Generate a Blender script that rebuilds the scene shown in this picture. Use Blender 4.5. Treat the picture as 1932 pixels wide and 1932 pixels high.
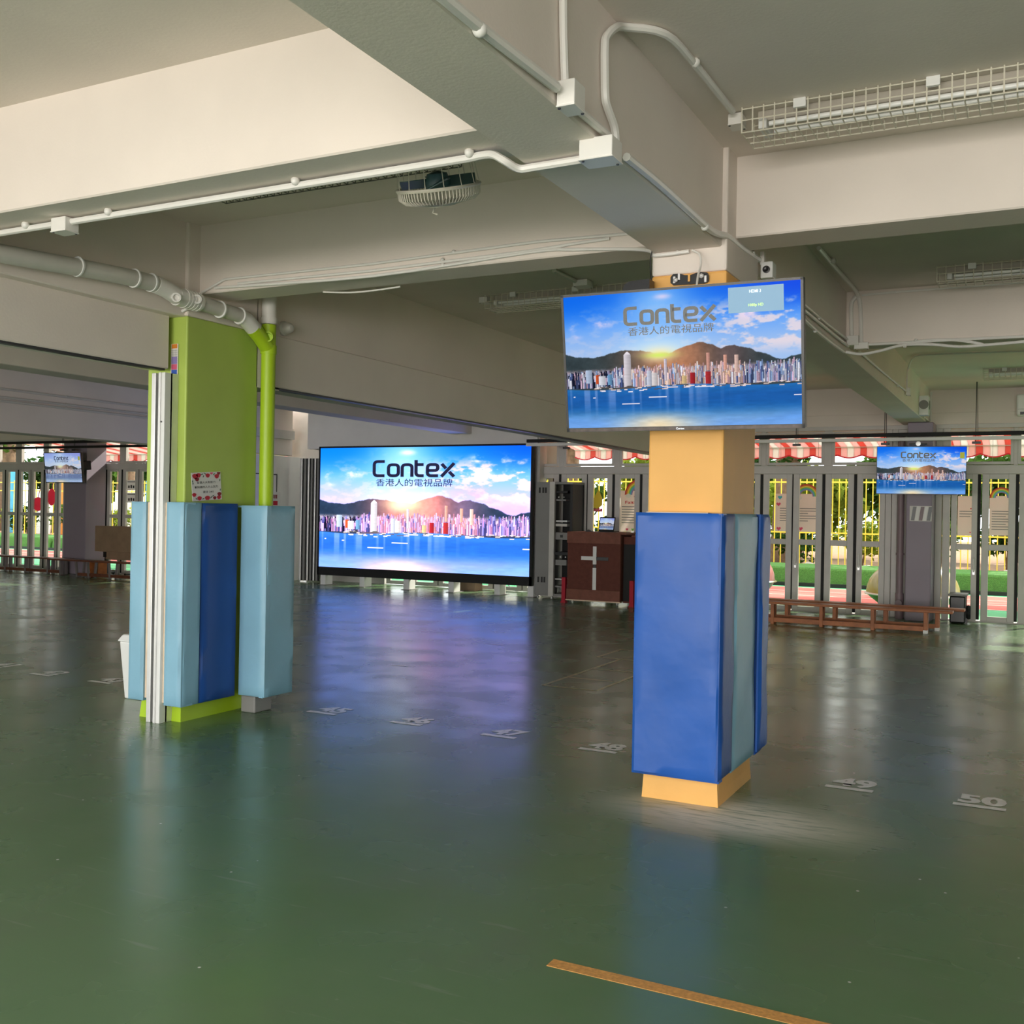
import bpy, bmesh, math, random
import numpy as np
from mathutils import Vector, Matrix

for o in list(bpy.data.objects):
    bpy.data.objects.remove(o, do_unlink=True)
scene = bpy.context.scene
COL = scene.collection
rnd = random.Random(7)

# ------------------------------------------------------------------ camera
F_PX, CX, CY, EYE = 1950.0, 966.0, 961.0, 1.6
YAW, PITCH, ROLL = 0.472079, 0.000685, -0.0172967

def cam_axes():
    f = np.array([-math.sin(YAW) * math.cos(PITCH), math.cos(YAW) * math.cos(PITCH), math.sin(PITCH)])
    r = np.array([math.cos(YAW), math.sin(YAW), 0.0])
    d = np.cross(f, r)
    r2 = r * math.cos(ROLL) + d * math.sin(ROLL)
    d2 = -r * math.sin(ROLL) + d * math.cos(ROLL)
    return r2, d2, f
CR, CD, CF = cam_axes()
cam_data = bpy.data.cameras.new('camera')
cam_data.sensor_fit = 'HORIZONTAL'
cam_data.sensor_width = 36.0
cam_data.lens = 36.0 * F_PX / 1932.0
cam_data.shift_y = (CY - 966.0) / 1932.0
cam_data.clip_end = 300
cam = bpy.data.objects.new('camera', cam_data)
COL.objects.link(cam)
cam.matrix_world = Matrix(((CR[0], -CD[0], -CF[0], 0), (CR[1], -CD[1], -CF[1], 0), (CR[2], -CD[2], -CF[2], EYE), (0, 0, 0, 1)))
scene.camera = cam

# ------------------------------------------------------------------ light
scene.view_settings.view_transform = 'Standard'
scene.view_settings.look = 'None'
scene.view_settings.gamma = 1.0
scene.view_settings.use_curve_mapping = False
scene.view_settings.exposure = 0.0
scene.cycles.use_denoising = True
scene.cycles.max_bounces = 8
scene.cycles.diffuse_bounces = 5
scene.cycles.glossy_bounces = 4
scene.cycles.transparent_max_bounces = 12
scene.cycles.sample_clamp_indirect = 6.0
scene.cycles.caustics_reflective = False
scene.cycles.caustics_refractive = False

world = bpy.data.worlds.new('daylight_sky')
scene.world = world
world.use_nodes = True
wn = world.node_tree
wn.nodes.clear()
w_out = wn.nodes.new('ShaderNodeOutputWorld')
w_bg = wn.nodes.new('ShaderNodeBackground')
w_bg.inputs['Color'].default_value = (0.93, 0.97, 1.0, 1)
w_bg.inputs['Strength'].default_value = 3.2
wn.links.new(w_bg.outputs[0], w_out.inputs[0])

sun = bpy.data.lights.new('sun', 'SUN')
sun.energy = 7.0
sun.angle = math.radians(1.0)
sun.color = (1.0, 0.93, 0.80)
sun_o = bpy.data.objects.new('sun', sun)
COL.objects.link(sun_o)
sun_o.location = (6, 40, 30)
sun_o.rotation_euler = Vector((-0.42, -0.80, -0.62)).to_track_quat('-Z', 'Y').to_euler()

def area(name, loc, aim, sx, sy, power, color):
    l = bpy.data.lights.new(name, 'AREA')
    l.shape = 'RECTANGLE'
    l.size, l.size_y = sx, sy
    l.energy = power
    l.color = color
    o = bpy.data.objects.new(name, l)
    COL.objects.link(o)
    o.location = loc
    o.rotation_euler = Vector(aim).to_track_quat('-Z', 'Z').to_euler()
    return o
# the hall is open to the schoolyard behind the photographer: an added area lamp stands in for the daylight entering there
area('yard_daylight_stand_in', (-0.8, -13.9, 1.2), (0, 1, 0.08), 14.0, 2.3, 1380, (1.0, 0.94, 0.875))

# ------------------------------------------------------------------ pixel -> place
def ray(x, y):
    return CR * ((x - CX) / F_PX) + CD * ((y - CY) / F_PX) + CF
def at_z(x, y, z=0.0):
    d = ray(x, y); t = (z - EYE) / d[2]
    return Vector((d[0] * t, d[1] * t, z))
def at_y(x, y, Y):
    d = ray(x, y); t = Y / d[1]
    return Vector((d[0] * t, Y, EYE + d[2] * t))
def at_x(x, y, X):
    d = ray(x, y); t = X / d[0]
    return Vector((X, d[1] * t, EYE + d[2] * t))

# ------------------------------------------------------------------ materials
MATS = {}
def mat(name, color, rough=0.6, metal=0.0, vary=0.06, vscale=3.0, bump=0.0, bscale=40.0, spec=0.5, emit=0.0, coat=0.0):
    if name in MATS:
        return MATS[name]
    m = bpy.data.materials.new(name)
    m.use_nodes = True
    nt = m.node_tree
    b = nt.nodes['Principled BSDF']
    b.inputs['Roughness'].default_value = rough
    b.inputs['Metallic'].default_value = metal
    b.inputs['Specular IOR Level'].default_value = spec
    if coat:
        b.inputs['Coat Weight'].default_value = coat
        b.inputs['Coat Roughness'].default_value = 0.15
    c = (*color, 1)
    tc = nt.nodes.new('ShaderNodeTexCoord')
    if vary > 0:
        n = nt.nodes.new('ShaderNodeTexNoise')
        n.inputs['Scale'].default_value = vscale
        n.inputs['Detail'].default_value = 6
        nt.links.new(tc.outputs['Object'], n.inputs['Vector'])
        r = nt.nodes.new('ShaderNodeMapRange')
        r.inputs['From Min'].default_value = 0.3
        r.inputs['From Max'].default_value = 0.7
        r.inputs['To Min'].default_value = 1 - vary
        r.inputs['To Max'].default_value = 1 + vary
        nt.links.new(n.outputs['Fac'], r.inputs['Value'])
        mx = nt.nodes.new('ShaderNodeVectorMath'); mx.operation = 'SCALE'
        mx.inputs[0].default_value = color
        nt.links.new(r.outputs[0], mx.inputs['Scale'])
        nt.links.new(mx.outputs[0], b.inputs['Base Color'])
    else:
        b.inputs['Base Color'].default_value = c
    if bump > 0:
        n2 = nt.nodes.new('ShaderNodeTexNoise')
        n2.inputs['Scale'].default_value = bscale
        n2.inputs['Detail'].default_value = 4
        nt.links.new(tc.outputs['Object'], n2.inputs['Vector'])
        bp = nt.nodes.new('ShaderNodeBump')
        bp.inputs['Strength'].default_value = bump
        bp.inputs['Distance'].default_value = 0.02
        nt.links.new(n2.outputs['Fac'], bp.inputs['Height'])
        nt.links.new(bp.outputs[0], b.inputs['Normal'])
    if emit > 0:
        b.inputs['Emission Color'].default_value = c
        b.inputs['Emission Strength'].default_value = emit
    MATS[name] = m
    return m

mat('cream_paint', (0.785, 0.71, 0.645), 0.75, vary=0.05, vscale=1.3, bump=0.05, bscale=60)
mat('white_paint', (0.82, 0.80, 0.76), 0.5, vary=0.03, bump=0.05)
mat('pvc', (0.80, 0.78, 0.74), 0.35, vary=0.03)
mat('pvc_grey', (0.62, 0.60, 0.55), 0.45, vary=0.06, vscale=5)
mat('orange_paint', (0.86, 0.46, 0.12), 0.55, vary=0.05, bump=0.12, bscale=12)
mat('green_paint', (0.44, 0.58, 0.11), 0.5, vary=0.04, bump=0.1, bscale=10)
mat('lime_paint', (0.42, 0.62, 0.02), 0.4, vary=0.03)
mat('pad_blue', (0.018, 0.105, 0.44), 0.42, vary=0.10, vscale=2.2, bump=0.6, bscale=2.6, spec=0.42)
mat('pad_light', (0.24, 0.46, 0.60), 0.42, vary=0.06, vscale=2.5, bump=0.35, bscale=5, spec=0.5)
mat('pad_navy', (0.012, 0.075, 0.32), 0.45, vary=0.08, bump=0.3, bscale=5)
mat('foam_cream', (0.76, 0.60, 0.44), 0.85, vary=0.1, vscale=12)
mat('aluminium', (0.74, 0.73, 0.72), 0.35, metal=0.55, vary=0.05, vscale=8)
mat('frame_grey', (0.60, 0.575, 0.55), 0.45, vary=0.05, vscale=4)
mat('black_plastic', (0.012, 0.012, 0.013), 0.35, vary=0)
mat('black_matte', (0.008, 0.008, 0.008), 0.7, vary=0)
mat('dark_metal', (0.05, 0.05, 0.055), 0.4, metal=0.5, vary=0.05)
mat('white_plastic', (0.80, 0.80, 0.78), 0.4, vary=0.02)
mat('purple_paint', (0.28, 0.235, 0.295), 0.5, vary=0.05, vscale=2)
mat('mauve_pipe', (0.25, 0.18, 0.20), 0.45, vary=0.05)
mat('bench_wood', (0.40, 0.125, 0.032), 0.5, vary=0.22, vscale=9)
mat('bench_dark', (0.16, 0.055, 0.032), 0.35, vary=0.2, vscale=9)
mat('bench_leg_grey', (0.20, 0.175, 0.18), 0.5, vary=0.08)
mat('board_tan', (0.30, 0.20, 0.13), 0.6, vary=0.12, vscale=6)
mat('lectern_wood', (0.135, 0.045, 0.032), 0.6, vary=0.12, vscale=14, spec=0.15)
mat('lectern_band', (0.21, 0.08, 0.055), 0.55, vary=0.12, vscale=12, spec=0.2)
mat('red_cloth', (0.45, 0.01, 0.03), 0.7, vary=0.05)
mat('rack_grey', (0.25, 0.245, 0.235), 0.5, vary=0.05)
mat('rack_black', (0.01, 0.01, 0.011), 0.5, vary=0)
mat('cage_wire', (0.70, 0.66, 0.55), 0.45, vary=0.04)
mat('cage_dark', (0.14, 0.13, 0.11), 0.5, vary=0.05)
mat('fitting_body', (0.45, 0.41, 0.35), 0.5, vary=0.08)
mat('tube_glass', (0.92, 0.92, 0.90), 0.2, vary=0)
mat('fan_teal', (0.05, 0.12, 0.125), 0.35, vary=0.03)
mat('fan_cream', (0.66, 0.62, 0.52), 0.45, vary=0.03)
mat('floor_white', (0.85, 0.83, 0.80), 0.3, vary=0.12, vscale=20)
mat('tape_orange', (0.62, 0.30, 0.075), 0.6, vary=0.22, vscale=60)
mat('court_line', (0.50, 0.46, 0.24), 0.28, vary=0.25, vscale=15)
mat('paper', (0.78, 0.76, 0.73), 0.7, vary=0.03)
mat('ink_black', (0.03, 0.03, 0.035), 0.6, vary=0)
mat('ink_red', (0.55, 0.02, 0.045), 0.6, vary=0)
mat('ink_darkred', (0.25, 0.01, 0.02), 0.6, vary=0)
mat('ink_green', (0.05, 0.12, 0.06), 0.6, vary=0)
mat('ink_grey', (0.30, 0.30, 0.32), 0.6, vary=0)
mat('ink_blue', (0.03, 0.10, 0.45), 0.6, vary=0)
mat('ink_orange', (0.75, 0.25, 0.03), 0.6, vary=0)
mat('ink_yellow', (0.85, 0.65, 0.08), 0.6, vary=0)
mat('ink_pink', (0.80, 0.10, 0.22), 0.6, vary=0)
mat('ink_cyan', (0.08, 0.50, 0.65), 0.6, vary=0)
mat('ink_lime', (0.25, 0.60, 0.12), 0.6, vary=0)
mat('ink_violet', (0.30, 0.22, 0.60), 0.6, vary=0)
mat('poster_pink', (0.83, 0.70, 0.68), 0.7, vary=0.02)
mat('screen_black', (0.01, 0.01, 0.012), 0.15, vary=0)
mat('bezel_brown', (0.08, 0.065, 0.06), 0.3, metal=0.5, vary=0.3, vscale=30)
mat('grass_green', (0.075, 0.21, 0.035), 0.9, vary=0.25, vscale=30, bump=0.6, bscale=60)
mat('turf_floor', (0.10, 0.46, 0.20), 0.8, vary=0.06, vscale=8)
mat('track_red', (0.60, 0.13, 0.10), 0.8, vary=0.06, vscale=8)
mat('lane_white', (0.75, 0.72, 0.66), 0.7, vary=0.05)
mat('yard_concrete', (0.55, 0.53, 0.48), 0.85, vary=0.08, vscale=2)
mat('soil', (0.30, 0.17, 0.09), 0.95, vary=0.35, vscale=14, bump=0.8, bscale=20)
mat('fence_yellow', (0.85, 0.62, 0.06), 0.4, vary=0.04)
mat('bark', (0.17, 0.105, 0.06), 0.9, vary=0.3, vscale=9, bump=0.8, bscale=14)
mat('leaf_dark', (0.05, 0.12, 0.025), 0.6, vary=0.4, vscale=2)
mat('leaf_mid', (0.13, 0.26, 0.04), 0.6, vary=0.4, vscale=2)
mat('leaf_bright', (0.36, 0.46, 0.06), 0.6, vary=0.4, vscale=2)
mat('awning_white', (0.80, 0.77, 0.73), 0.7, vary=0.03)
mat('awning_red', (0.72, 0.06, 0.06), 0.7, vary=0.05)
mat('awning_pink', (0.85, 0.56, 0.55), 0.7, vary=0.04)
mat('toy_pink', (0.55, 0.20, 0.19), 0.25, vary=0.04)
mat('toy_olive', (0.36, 0.27, 0.04), 0.3, vary=0.06)
mat('toy_green', (0.18, 0.23, 0.04), 0.35, vary=0.06)
mat('toy_grey', (0.22, 0.30, 0.28), 0.4, vary=0.06)
mat('mural_blue', (0.08, 0.38, 0.60), 0.7, vary=0.3, vscale=2)
mat('mural_lilac', (0.55, 0.40, 0.72), 0.7, vary=0.2, vscale=2)
mat('stone', (0.45, 0.40, 0.34), 0.9, vary=0.3, vscale=4, bump=0.6, bscale=8)

def glass_mat():
    m = bpy.data.materials.new('clear_glass'); m.use_nodes = True
    nt = m.node_tree; nt.nodes.clear()
    o = nt.nodes.new('ShaderNodeOutputMaterial')
    mix = nt.nodes.new('ShaderNodeMixShader')
    tr = nt.nodes.new('ShaderNodeBsdfTransparent'); tr.inputs[0].default_value = (0.95, 0.97, 0.955, 1)
    gl = nt.nodes.new('ShaderNodeBsdfGlossy'); gl.inputs['Roughness'].default_value = 0.02
    lw = nt.nodes.new('ShaderNodeLayerWeight'); lw.inputs[0].default_value = 0.5
    pw = nt.nodes.new('ShaderNodeMath'); pw.operation = 'POWER'; pw.inputs[1].default_value = 5.0
    ma = nt.nodes.new('ShaderNodeMath'); ma.operation = 'MULTIPLY_ADD'; ma.inputs[1].default_value = 0.5; ma.inputs[2].default_value = 0.0
    nt.links.new(lw.outputs['Facing'], pw.inputs[0]); nt.links.new(pw.outputs[0], ma.inputs[0]); nt.links.new(ma.outputs[0], mix.inputs[0])
    nt.links.new(tr.outputs[0], mix.inputs[1]); nt.links.new(gl.outputs[0], mix.inputs[2])
    nt.links.new(mix.outputs[0], o.inputs[0])
    MATS['glass'] = m
glass_mat()
def thin_mat(name, color, k=0.5):
    """thin sheet that lets daylight glow through (paper, awning cloth, leaves)"""
    m = bpy.data.materials.new(name); m.use_nodes = True
    nt = m.node_tree; nt.nodes.clear()
    o = nt.nodes.new('ShaderNodeOutputMaterial'); mix = nt.nodes.new('ShaderNodeMixShader'); mix.inputs[0].default_value = k
    d = nt.nodes.new('ShaderNodeBsdfDiffuse'); t = nt.nodes.new('ShaderNodeBsdfTranslucent')
    tc = nt.nodes.new('ShaderNodeTexCoord'); n = nt.nodes.new('ShaderNodeTexNoise'); n.inputs['Scale'].default_value = 1.7
    r = nt.nodes.new('ShaderNodeMapRange'); r.inputs['From Min'].default_value = .3; r.inputs['From Max'].default_value = .7
    vary = .35 if name.startswith('leaf') else .04
    r.inputs['To Min'].default_value = 1 - vary; r.inputs['To Max'].default_value = 1 + vary
    s = nt.nodes.new('ShaderNodeVectorMath'); s.operation = 'SCALE'; s.inputs[0].default_value = color
    nt.links.new(tc.outputs['Object'], n.inputs['Vector']); nt.links.new(n.outputs['Fac'], r.inputs['Value']); nt.links.new(r.outputs[0], s.inputs['Scale'])
    nt.links.new(s.outputs[0], d.inputs[0]); nt.links.new(s.outputs[0], t.inputs[0])
    nt.links.new(d.outputs[0], mix.inputs[1]); nt.links.new(t.outputs[0], mix.inputs[2]); nt.links.new(mix.outputs[0], o.inputs[0])
    MATS[name] = m
thin_mat('poster_pink', (0.92, 0.84, 0.82), .35)
thin_mat('awning_white', (0.85, 0.83, 0.80), .45)
thin_mat('awning_red', (0.75, 0.20, 0.18), .45)
thin_mat('awning_pink', (0.88, 0.62, 0.61), .45)
thin_mat('leaf_dark', (0.035, 0.08, 0.02), .35)
thin_mat('leaf_mid', (0.085, 0.16, 0.03), .35)
thin_mat('leaf_bright', (0.26, 0.33, 0.045), .4)
thin_mat('mural_pink', (0.90, 0.16, 0.26), .6)
thin_mat('paper_glow', (0.85, 0.85, 0.85), .5)

def floor_mat():
    m = bpy.data.materials.new('green_epoxy_floor'); m.use_nodes = True
    nt = m.node_tree; b = nt.nodes['Principled BSDF']
    N, L = nt.nodes.new, nt.links.new
    geo = N('ShaderNodeNewGeometry')
    def noise(scale, detail=5, vec=None, rough=0.55):
        n = N('ShaderNodeTexNoise'); n.inputs['Scale'].default_value = scale; n.inputs['Detail'].default_value = detail
        n.inputs['Roughness'].default_value = rough
        L(vec or geo.outputs['Position'], n.inputs['Vector']); return n.outputs['Fac']
    def rng(v, a, c, lo=0.0, hi=1.0, smooth=True):
        r = N('ShaderNodeMapRange'); r.interpolation_type = 'SMOOTHSTEP' if smooth else 'LINEAR'
        for k, x in zip(('From Min', 'From Max', 'To Min', 'To Max'), (a, c, lo, hi)): r.inputs[k].default_value = x
        L(v, r.inputs['Value']); return r.outputs[0]
    def mul(a, c):
        x = N('ShaderNodeMath'); x.operation = 'MULTIPLY'
        for i, q in enumerate((a, c)):
            if isinstance(q, (int, float)): x.inputs[i].default_value = q
            else: L(q, x.inputs[i])
        return x.outputs[0]
    def mixc(f, a, c):
        x = N('ShaderNodeMix'); x.data_type = 'RGBA'
        if isinstance(f, (int, float)): x.inputs[0].default_value = f
        else: L(f, x.inputs[0])
        for i, q in ((6, a), (7, c)):
            if isinstance(q, tuple): x.inputs[i].default_value = (*q, 1)
            else: L(q, x.inputs[i])
        return x.outputs[2]
    base = mixc(rng(noise(0.7), 0.35, 0.65), (0.105, 0.190, 0.085), (0.122, 0.200, 0.100))
    base = mixc(mul(rng(noise(2.5, 3), 0.45, 0.80), 0.25), base, (0.14, 0.15, 0.115))
    # stretched scuffs
    mp = N('ShaderNodeMapping'); mp.inputs['Rotation'].default_value = (0, 0, 0.7); mp.inputs['Scale'].default_value = (1.2, 14, 1)
    L(geo.outputs['Position'], mp.inputs['Vector'])
    scr = rng(noise(1.6, 4, mp.outputs[0], 0.6), 0.62, 0.74)
    base = mixc(mul(scr, 0.22), base, (0.30, 0.31, 0.26))
    # dusty scrapes around the foot of the orange column
    d = N('ShaderNodeVectorMath'); d.operation = 'SUBTRACT'; d.inputs[1].default_value = (-1.42, 5.42, 0)
    L(geo.outputs['Position'], d.inputs[0])
    sc = N('ShaderNodeMapping'); sc.inputs['Rotation'].default_value = (0, 0, -0.2); sc.inputs['Scale'].default_value = (1.25, 2.3, 1)
    L(d.outputs[0], sc.inputs['Vector'])
    ln = N('ShaderNodeVectorMath'); ln.operation = 'LENGTH'; L(sc.outputs[0], ln.inputs[0])
    mp2 = N('ShaderNodeMapping'); mp2.inputs['Rotation'].default_value = (0, 0, -0.5); mp2.inputs['Scale'].default_value = (2, 16, 1)
    L(geo.outputs['Position'], mp2.inputs['Vector'])
    dust = mul(rng(ln.outputs['Value'], 0.2, 1.2, 1.0, 0.0), rng(noise(2.2, 5, mp2.outputs[0], 0.6), 0.25, 0.55, 0.12, 1.0))
    base = mixc(mul(dust, 0.95), base, (0.80, 0.74, 0.62))
    # white crumbs
    vo = N('ShaderNodeTexVoronoi'); vo.inputs['Scale'].default_value = 9.0; L(geo.outputs['Position'], vo.inputs['Vector'])
    vc = N('ShaderNodeSeparateColor'); L(vo.outputs['Color'], vc.inputs[0])
    crumb = mul(rng(vo.outputs['Distance'], 0.045, 0.07, 1.0, 0.0), rng(vc.outputs[0], 0.90, 0.92))
    base = mixc(mul(crumb, 0.9), base, (0.6, 0.6, 0.55))
    L(base, b.inputs['Base Color'])
    rg = rng(noise(1.6, 3), 0.3, 0.7, 0.21, 0.30)
    ad = N('ShaderNodeMath'); ad.operation = 'MULTIPLY_ADD'; ad.inputs[1].default_value = 0.5; L(dust, ad.inputs[0]); L(rg, ad.inputs[2])
    L(ad.outputs[0], b.inputs['Roughness'])
    b.inputs['Specular IOR Level'].default_value = 0.6
    mp3 = N('ShaderNodeMapping'); mp3.inputs['Scale'].default_value = (2.2, 11, 1); mp3.inputs['Rotation'].default_value = (0, 0, -0.45); L(geo.outputs['Position'], mp3.inputs['Vector'])
    bp = N('ShaderNodeBump'); bp.inputs['Strength'].default_value = 0.025; bp.inputs['Distance'].default_value = 0.02
    L(noise(1.0, 2, mp3.outputs[0]), bp.inputs['Height']); L(bp.outputs[0], b.inputs['Normal'])
    MATS['floor'] = m
floor_mat()

def emit_attr_mat(name, strength, sat=1.0, val=1.0):
    m = bpy.data.materials.new(name); m.use_nodes = True
    nt = m.node_tree; nt.nodes.clear()
    o = nt.nodes.new('ShaderNodeOutputMaterial'); add = nt.nodes.new('ShaderNodeAddShader')
    a = nt.nodes.new('ShaderNodeAttribute'); a.attribute_name = 'picture'
    hs = nt.nodes.new('ShaderNodeHueSaturation'); hs.inputs['Saturation'].default_value = sat; hs.inputs['Value'].default_value = val
    e = nt.nodes.new('ShaderNodeEmission'); e.inputs['Strength'].default_value = strength
    g = nt.nodes.new('ShaderNodeBsdfGlossy'); g.inputs['Color'].default_value = (0.001, 0.001, 0.001, 1); g.inputs['Roughness'].default_value = 0.2
    nt.links.new(a.outputs['Color'], hs.inputs['Color']); nt.links.new(hs.outputs[0], e.inputs['Color'])
    nt.links.new(e.outputs[0], add.inputs[0]); nt.links.new(g.outputs[0], add.inputs[1]); nt.links.new(add.outputs[0], o.inputs[0])
    MATS[name] = m
emit_attr_mat('tv_picture', 1.0)
emit_attr_mat('led_picture', 2.1)
emit_attr_mat('tv_picture_pale', 0.95, 0.62, 0.9)
mat('logo_grey', (0.075, 0.075, 0.07), 0.5, vary=0, emit=1.0)
mat('logo_dark', (0.012, 0.012, 0.04), 0.5, vary=0, emit=1.0)
mat('osd_panel', (0.13, 0.23, 0.33), 0.5, vary=0, emit=1.0)
mat('osd_white', (0.75, 0.80, 0.85), 0.5, vary=0, emit=0.9)
mat('osd_lime', (0.55, 0.85, 0.20), 0.5, vary=0, emit=0.9)
mat('osd_gold', (0.30, 0.30, 0.03), 0.5, vary=0, emit=0.9)

# ------------------------------------------------------------------ building helpers
def world_loc(o):
    v = Vector((0, 0, 0))
    while o is not None:
        v += o.location
        o = o.parent
    return v

def tag(o, label=None, cat=None, group=None, kind=None):
    if label: o['label'] = label
    if cat: o['category'] = cat
    if group: o['group'] = group
    if kind: o['kind'] = kind
    return o

def thing(name, label, cat, loc=(0, 0, 0), group=None, kind=None, rot=None):
    o = bpy.data.objects.new(name, None)
    o.empty_display_size = 0.1
    COL.objects.link(o)
    o.location = loc
    if rot: o.rotation_euler = rot
    return tag(o, label, cat, group, kind)

def finish(name, me, m, parent=None):
    if m is not None:
        me.materials.append(MATS[m])
    o = bpy.data.objects.new(name, me)
    COL.objects.link(o)
    if parent is not None:
        o.parent = parent
    return o

class MB:
    def __init__(self):
        self.v = []; self.f = []
    def quadbox(self, p):
        b = len(self.v); self.v += [tuple(q) for q in p]
        self.f += [tuple(b + i for i in q) for q in ((0, 3, 2, 1), (4, 5, 6, 7), (0, 1, 5, 4), (1, 2, 6, 5), (2, 3, 7, 6), (3, 0, 4, 7))]
        return self
    def box(self, x0, x1, y0, y1, z0, z1):
        x0, x1 = sorted((x0, x1)); y0, y1 = sorted((y0, y1)); z0, z1 = sorted((z0, z1))
        return self.quadbox([(x0, y0, z0), (x1, y0, z0), (x1, y1, z0), (x0, y1, z0), (x0, y0, z1), (x1, y0, z1), (x1, y1, z1), (x0, y1, z1)])
    def obox(self, c, ax, ay, az):
        c = Vector(c); ax, ay, az = Vector(ax), Vector(ay), Vector(az)
        return self.quadbox([c - ax - ay - az, c + ax - ay - az, c + ax + ay - az, c - ax + ay - az, c - ax - ay + az, c + ax - ay + az, c + ax + ay + az, c - ax + ay + az])
    def tube(self, path, r, n=8, caps=True):
        path = [Vector(p) for p in path]
        rs = r if isinstance(r, (list, tuple)) else [r] * len(path)
        rings = []; prev = None
        for i, p in enumerate(path):
            a = path[max(i - 1, 0)]; c = path[min(i + 1, len(path) - 1)]
            t = (c - a).normalized()
            if prev is None:
                ref = Vector((0, 0, 1)) if abs(t.z) < 0.9 else Vector((1, 0, 0))
                u = t.cross(ref).normalized()
            else:
                u = (prev - t * prev.dot(t)).normalized()
            prev = u; w = t.cross(u)
            b = len(self.v)
            self.v += [tuple(p + (u * math.cos(2 * math.pi * k / n) + w * math.sin(2 * math.pi * k / n)) * rs[i]) for k in range(n)]
            rings.append(b)
        for a, c in zip(rings, rings[1:]):
            self.f += [(a + k, a + (k + 1) % n, c + (k + 1) % n, c + k) for k in range(n)]
        if caps:
            self.f.append(tuple(rings[0] + k for k in reversed(range(n))))
            self.f.append(tuple(rings[-1] + k for k in range(n)))
        return self
    def lathe(self, prof, c=(0, 0, 0), n=24, ax=(0, 0, 1)):
        ax = Vector(ax).normalized(); ref = Vector((1, 0, 0)) if abs(ax.x) < 0.9 else Vector((0, 1, 0))
        u = ax.cross(ref).normalized(); w = ax.cross(u); c = Vector(c)
        rings = []
        for r, h in prof:
            b = len(self.v); rings.append(b)
            self.v += [tuple(c + ax * h + (u * math.cos(2 * math.pi * k / n) + w * math.sin(2 * math.pi * k / n)) * max(r, 1e-4)) for k in range(n)]
        for a, d in zip(rings, rings[1:]):
            self.f += [(a + k, a + (k + 1) % n, d + (k + 1) % n, d + k) for k in range(n)]
        self.f.append(tuple(rings[0] + k for k in reversed(range(n))))
        self.f.append(tuple(rings[-1] + k for k in range(n)))
        return self
    def poly(self, pts):
        b = len(self.v); self.v += [tuple(p) for p in pts]; self.f.append(tuple(range(b, b + len(pts)))); return self
    def prism(self, pts, d):
        d = Vector(d); n = len(pts); b = len(self.v)
        self.v += [tuple(Vector(p)) for p in pts] + [tuple(Vector(p) + d) for p in pts]
        self.f.append(tuple(range(b + n - 1, b - 1, -1))); self.f.append(tuple(range(b + n, b + 2 * n)))
        self.f += [(b + i, b + (i + 1) % n, b + n + (i + 1) % n, b + n + i) for i in range(n)]
        return self
    def ball(self, c, r, n=12, m=7, sz=1.0):
        return self.lathe([(r * math.sin(math.pi * i / m), -r * sz * math.cos(math.pi * i / m)) for i in range(m + 1)], c, n)
    def build(self, name, m, parent=None, bev=0.0, seg=2, smooth=False, local=False, origin=None):
        V = [Vector(v) for v in self.v]
        if parent is not None and not local:
            off = world_loc(parent)
        elif parent is None:
            if origin is not None: off = Vector(origin)
            else:
                xs, ys, zs = zip(*self.v)
                off = Vector(((min(xs) + max(xs)) / 2, (min(ys) + max(ys)) / 2, min(zs)))
        else:
            off = Vector((0, 0, 0))
        me = bpy.data.meshes.new(name)
        me.from_pydata([v - off for v in V], [], self.f)
        bm = bmesh.new(); bm.from_mesh(me)
        bmesh.ops.recalc_face_normals(bm, faces=bm.faces)
        if bev > 0:
            bmesh.ops.bevel(bm, geom=list(bm.edges), offset=bev, segments=seg, profile=0.5, affect='EDGES', clamp_overlap=True)
        if smooth:
            for f in bm.faces: f.smooth = True
            for e in bm.edges:
                if len(e.link_faces) == 2 and e.calc_face_angle(0) > 0.7: e.smooth = False
        bm.to_mesh(me); bm.free()
        o = finish(name, me, m, parent)
        if parent is None: o.location = off
        return o

def box(name, m, dims, parent=None, bev=0.0, **k):
    return MB().box(*dims).build(name, m, parent, bev, **k)

def structure(o, label=None):
    o['kind'] = 'structure'
    if label: o['label'] = label
    return o

def copy_tree(o, parent=None):
    c = o.copy(); COL.objects.link(c); c.parent = parent
    for ch in list(o.children): copy_tree(ch, c)
    return c

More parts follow.
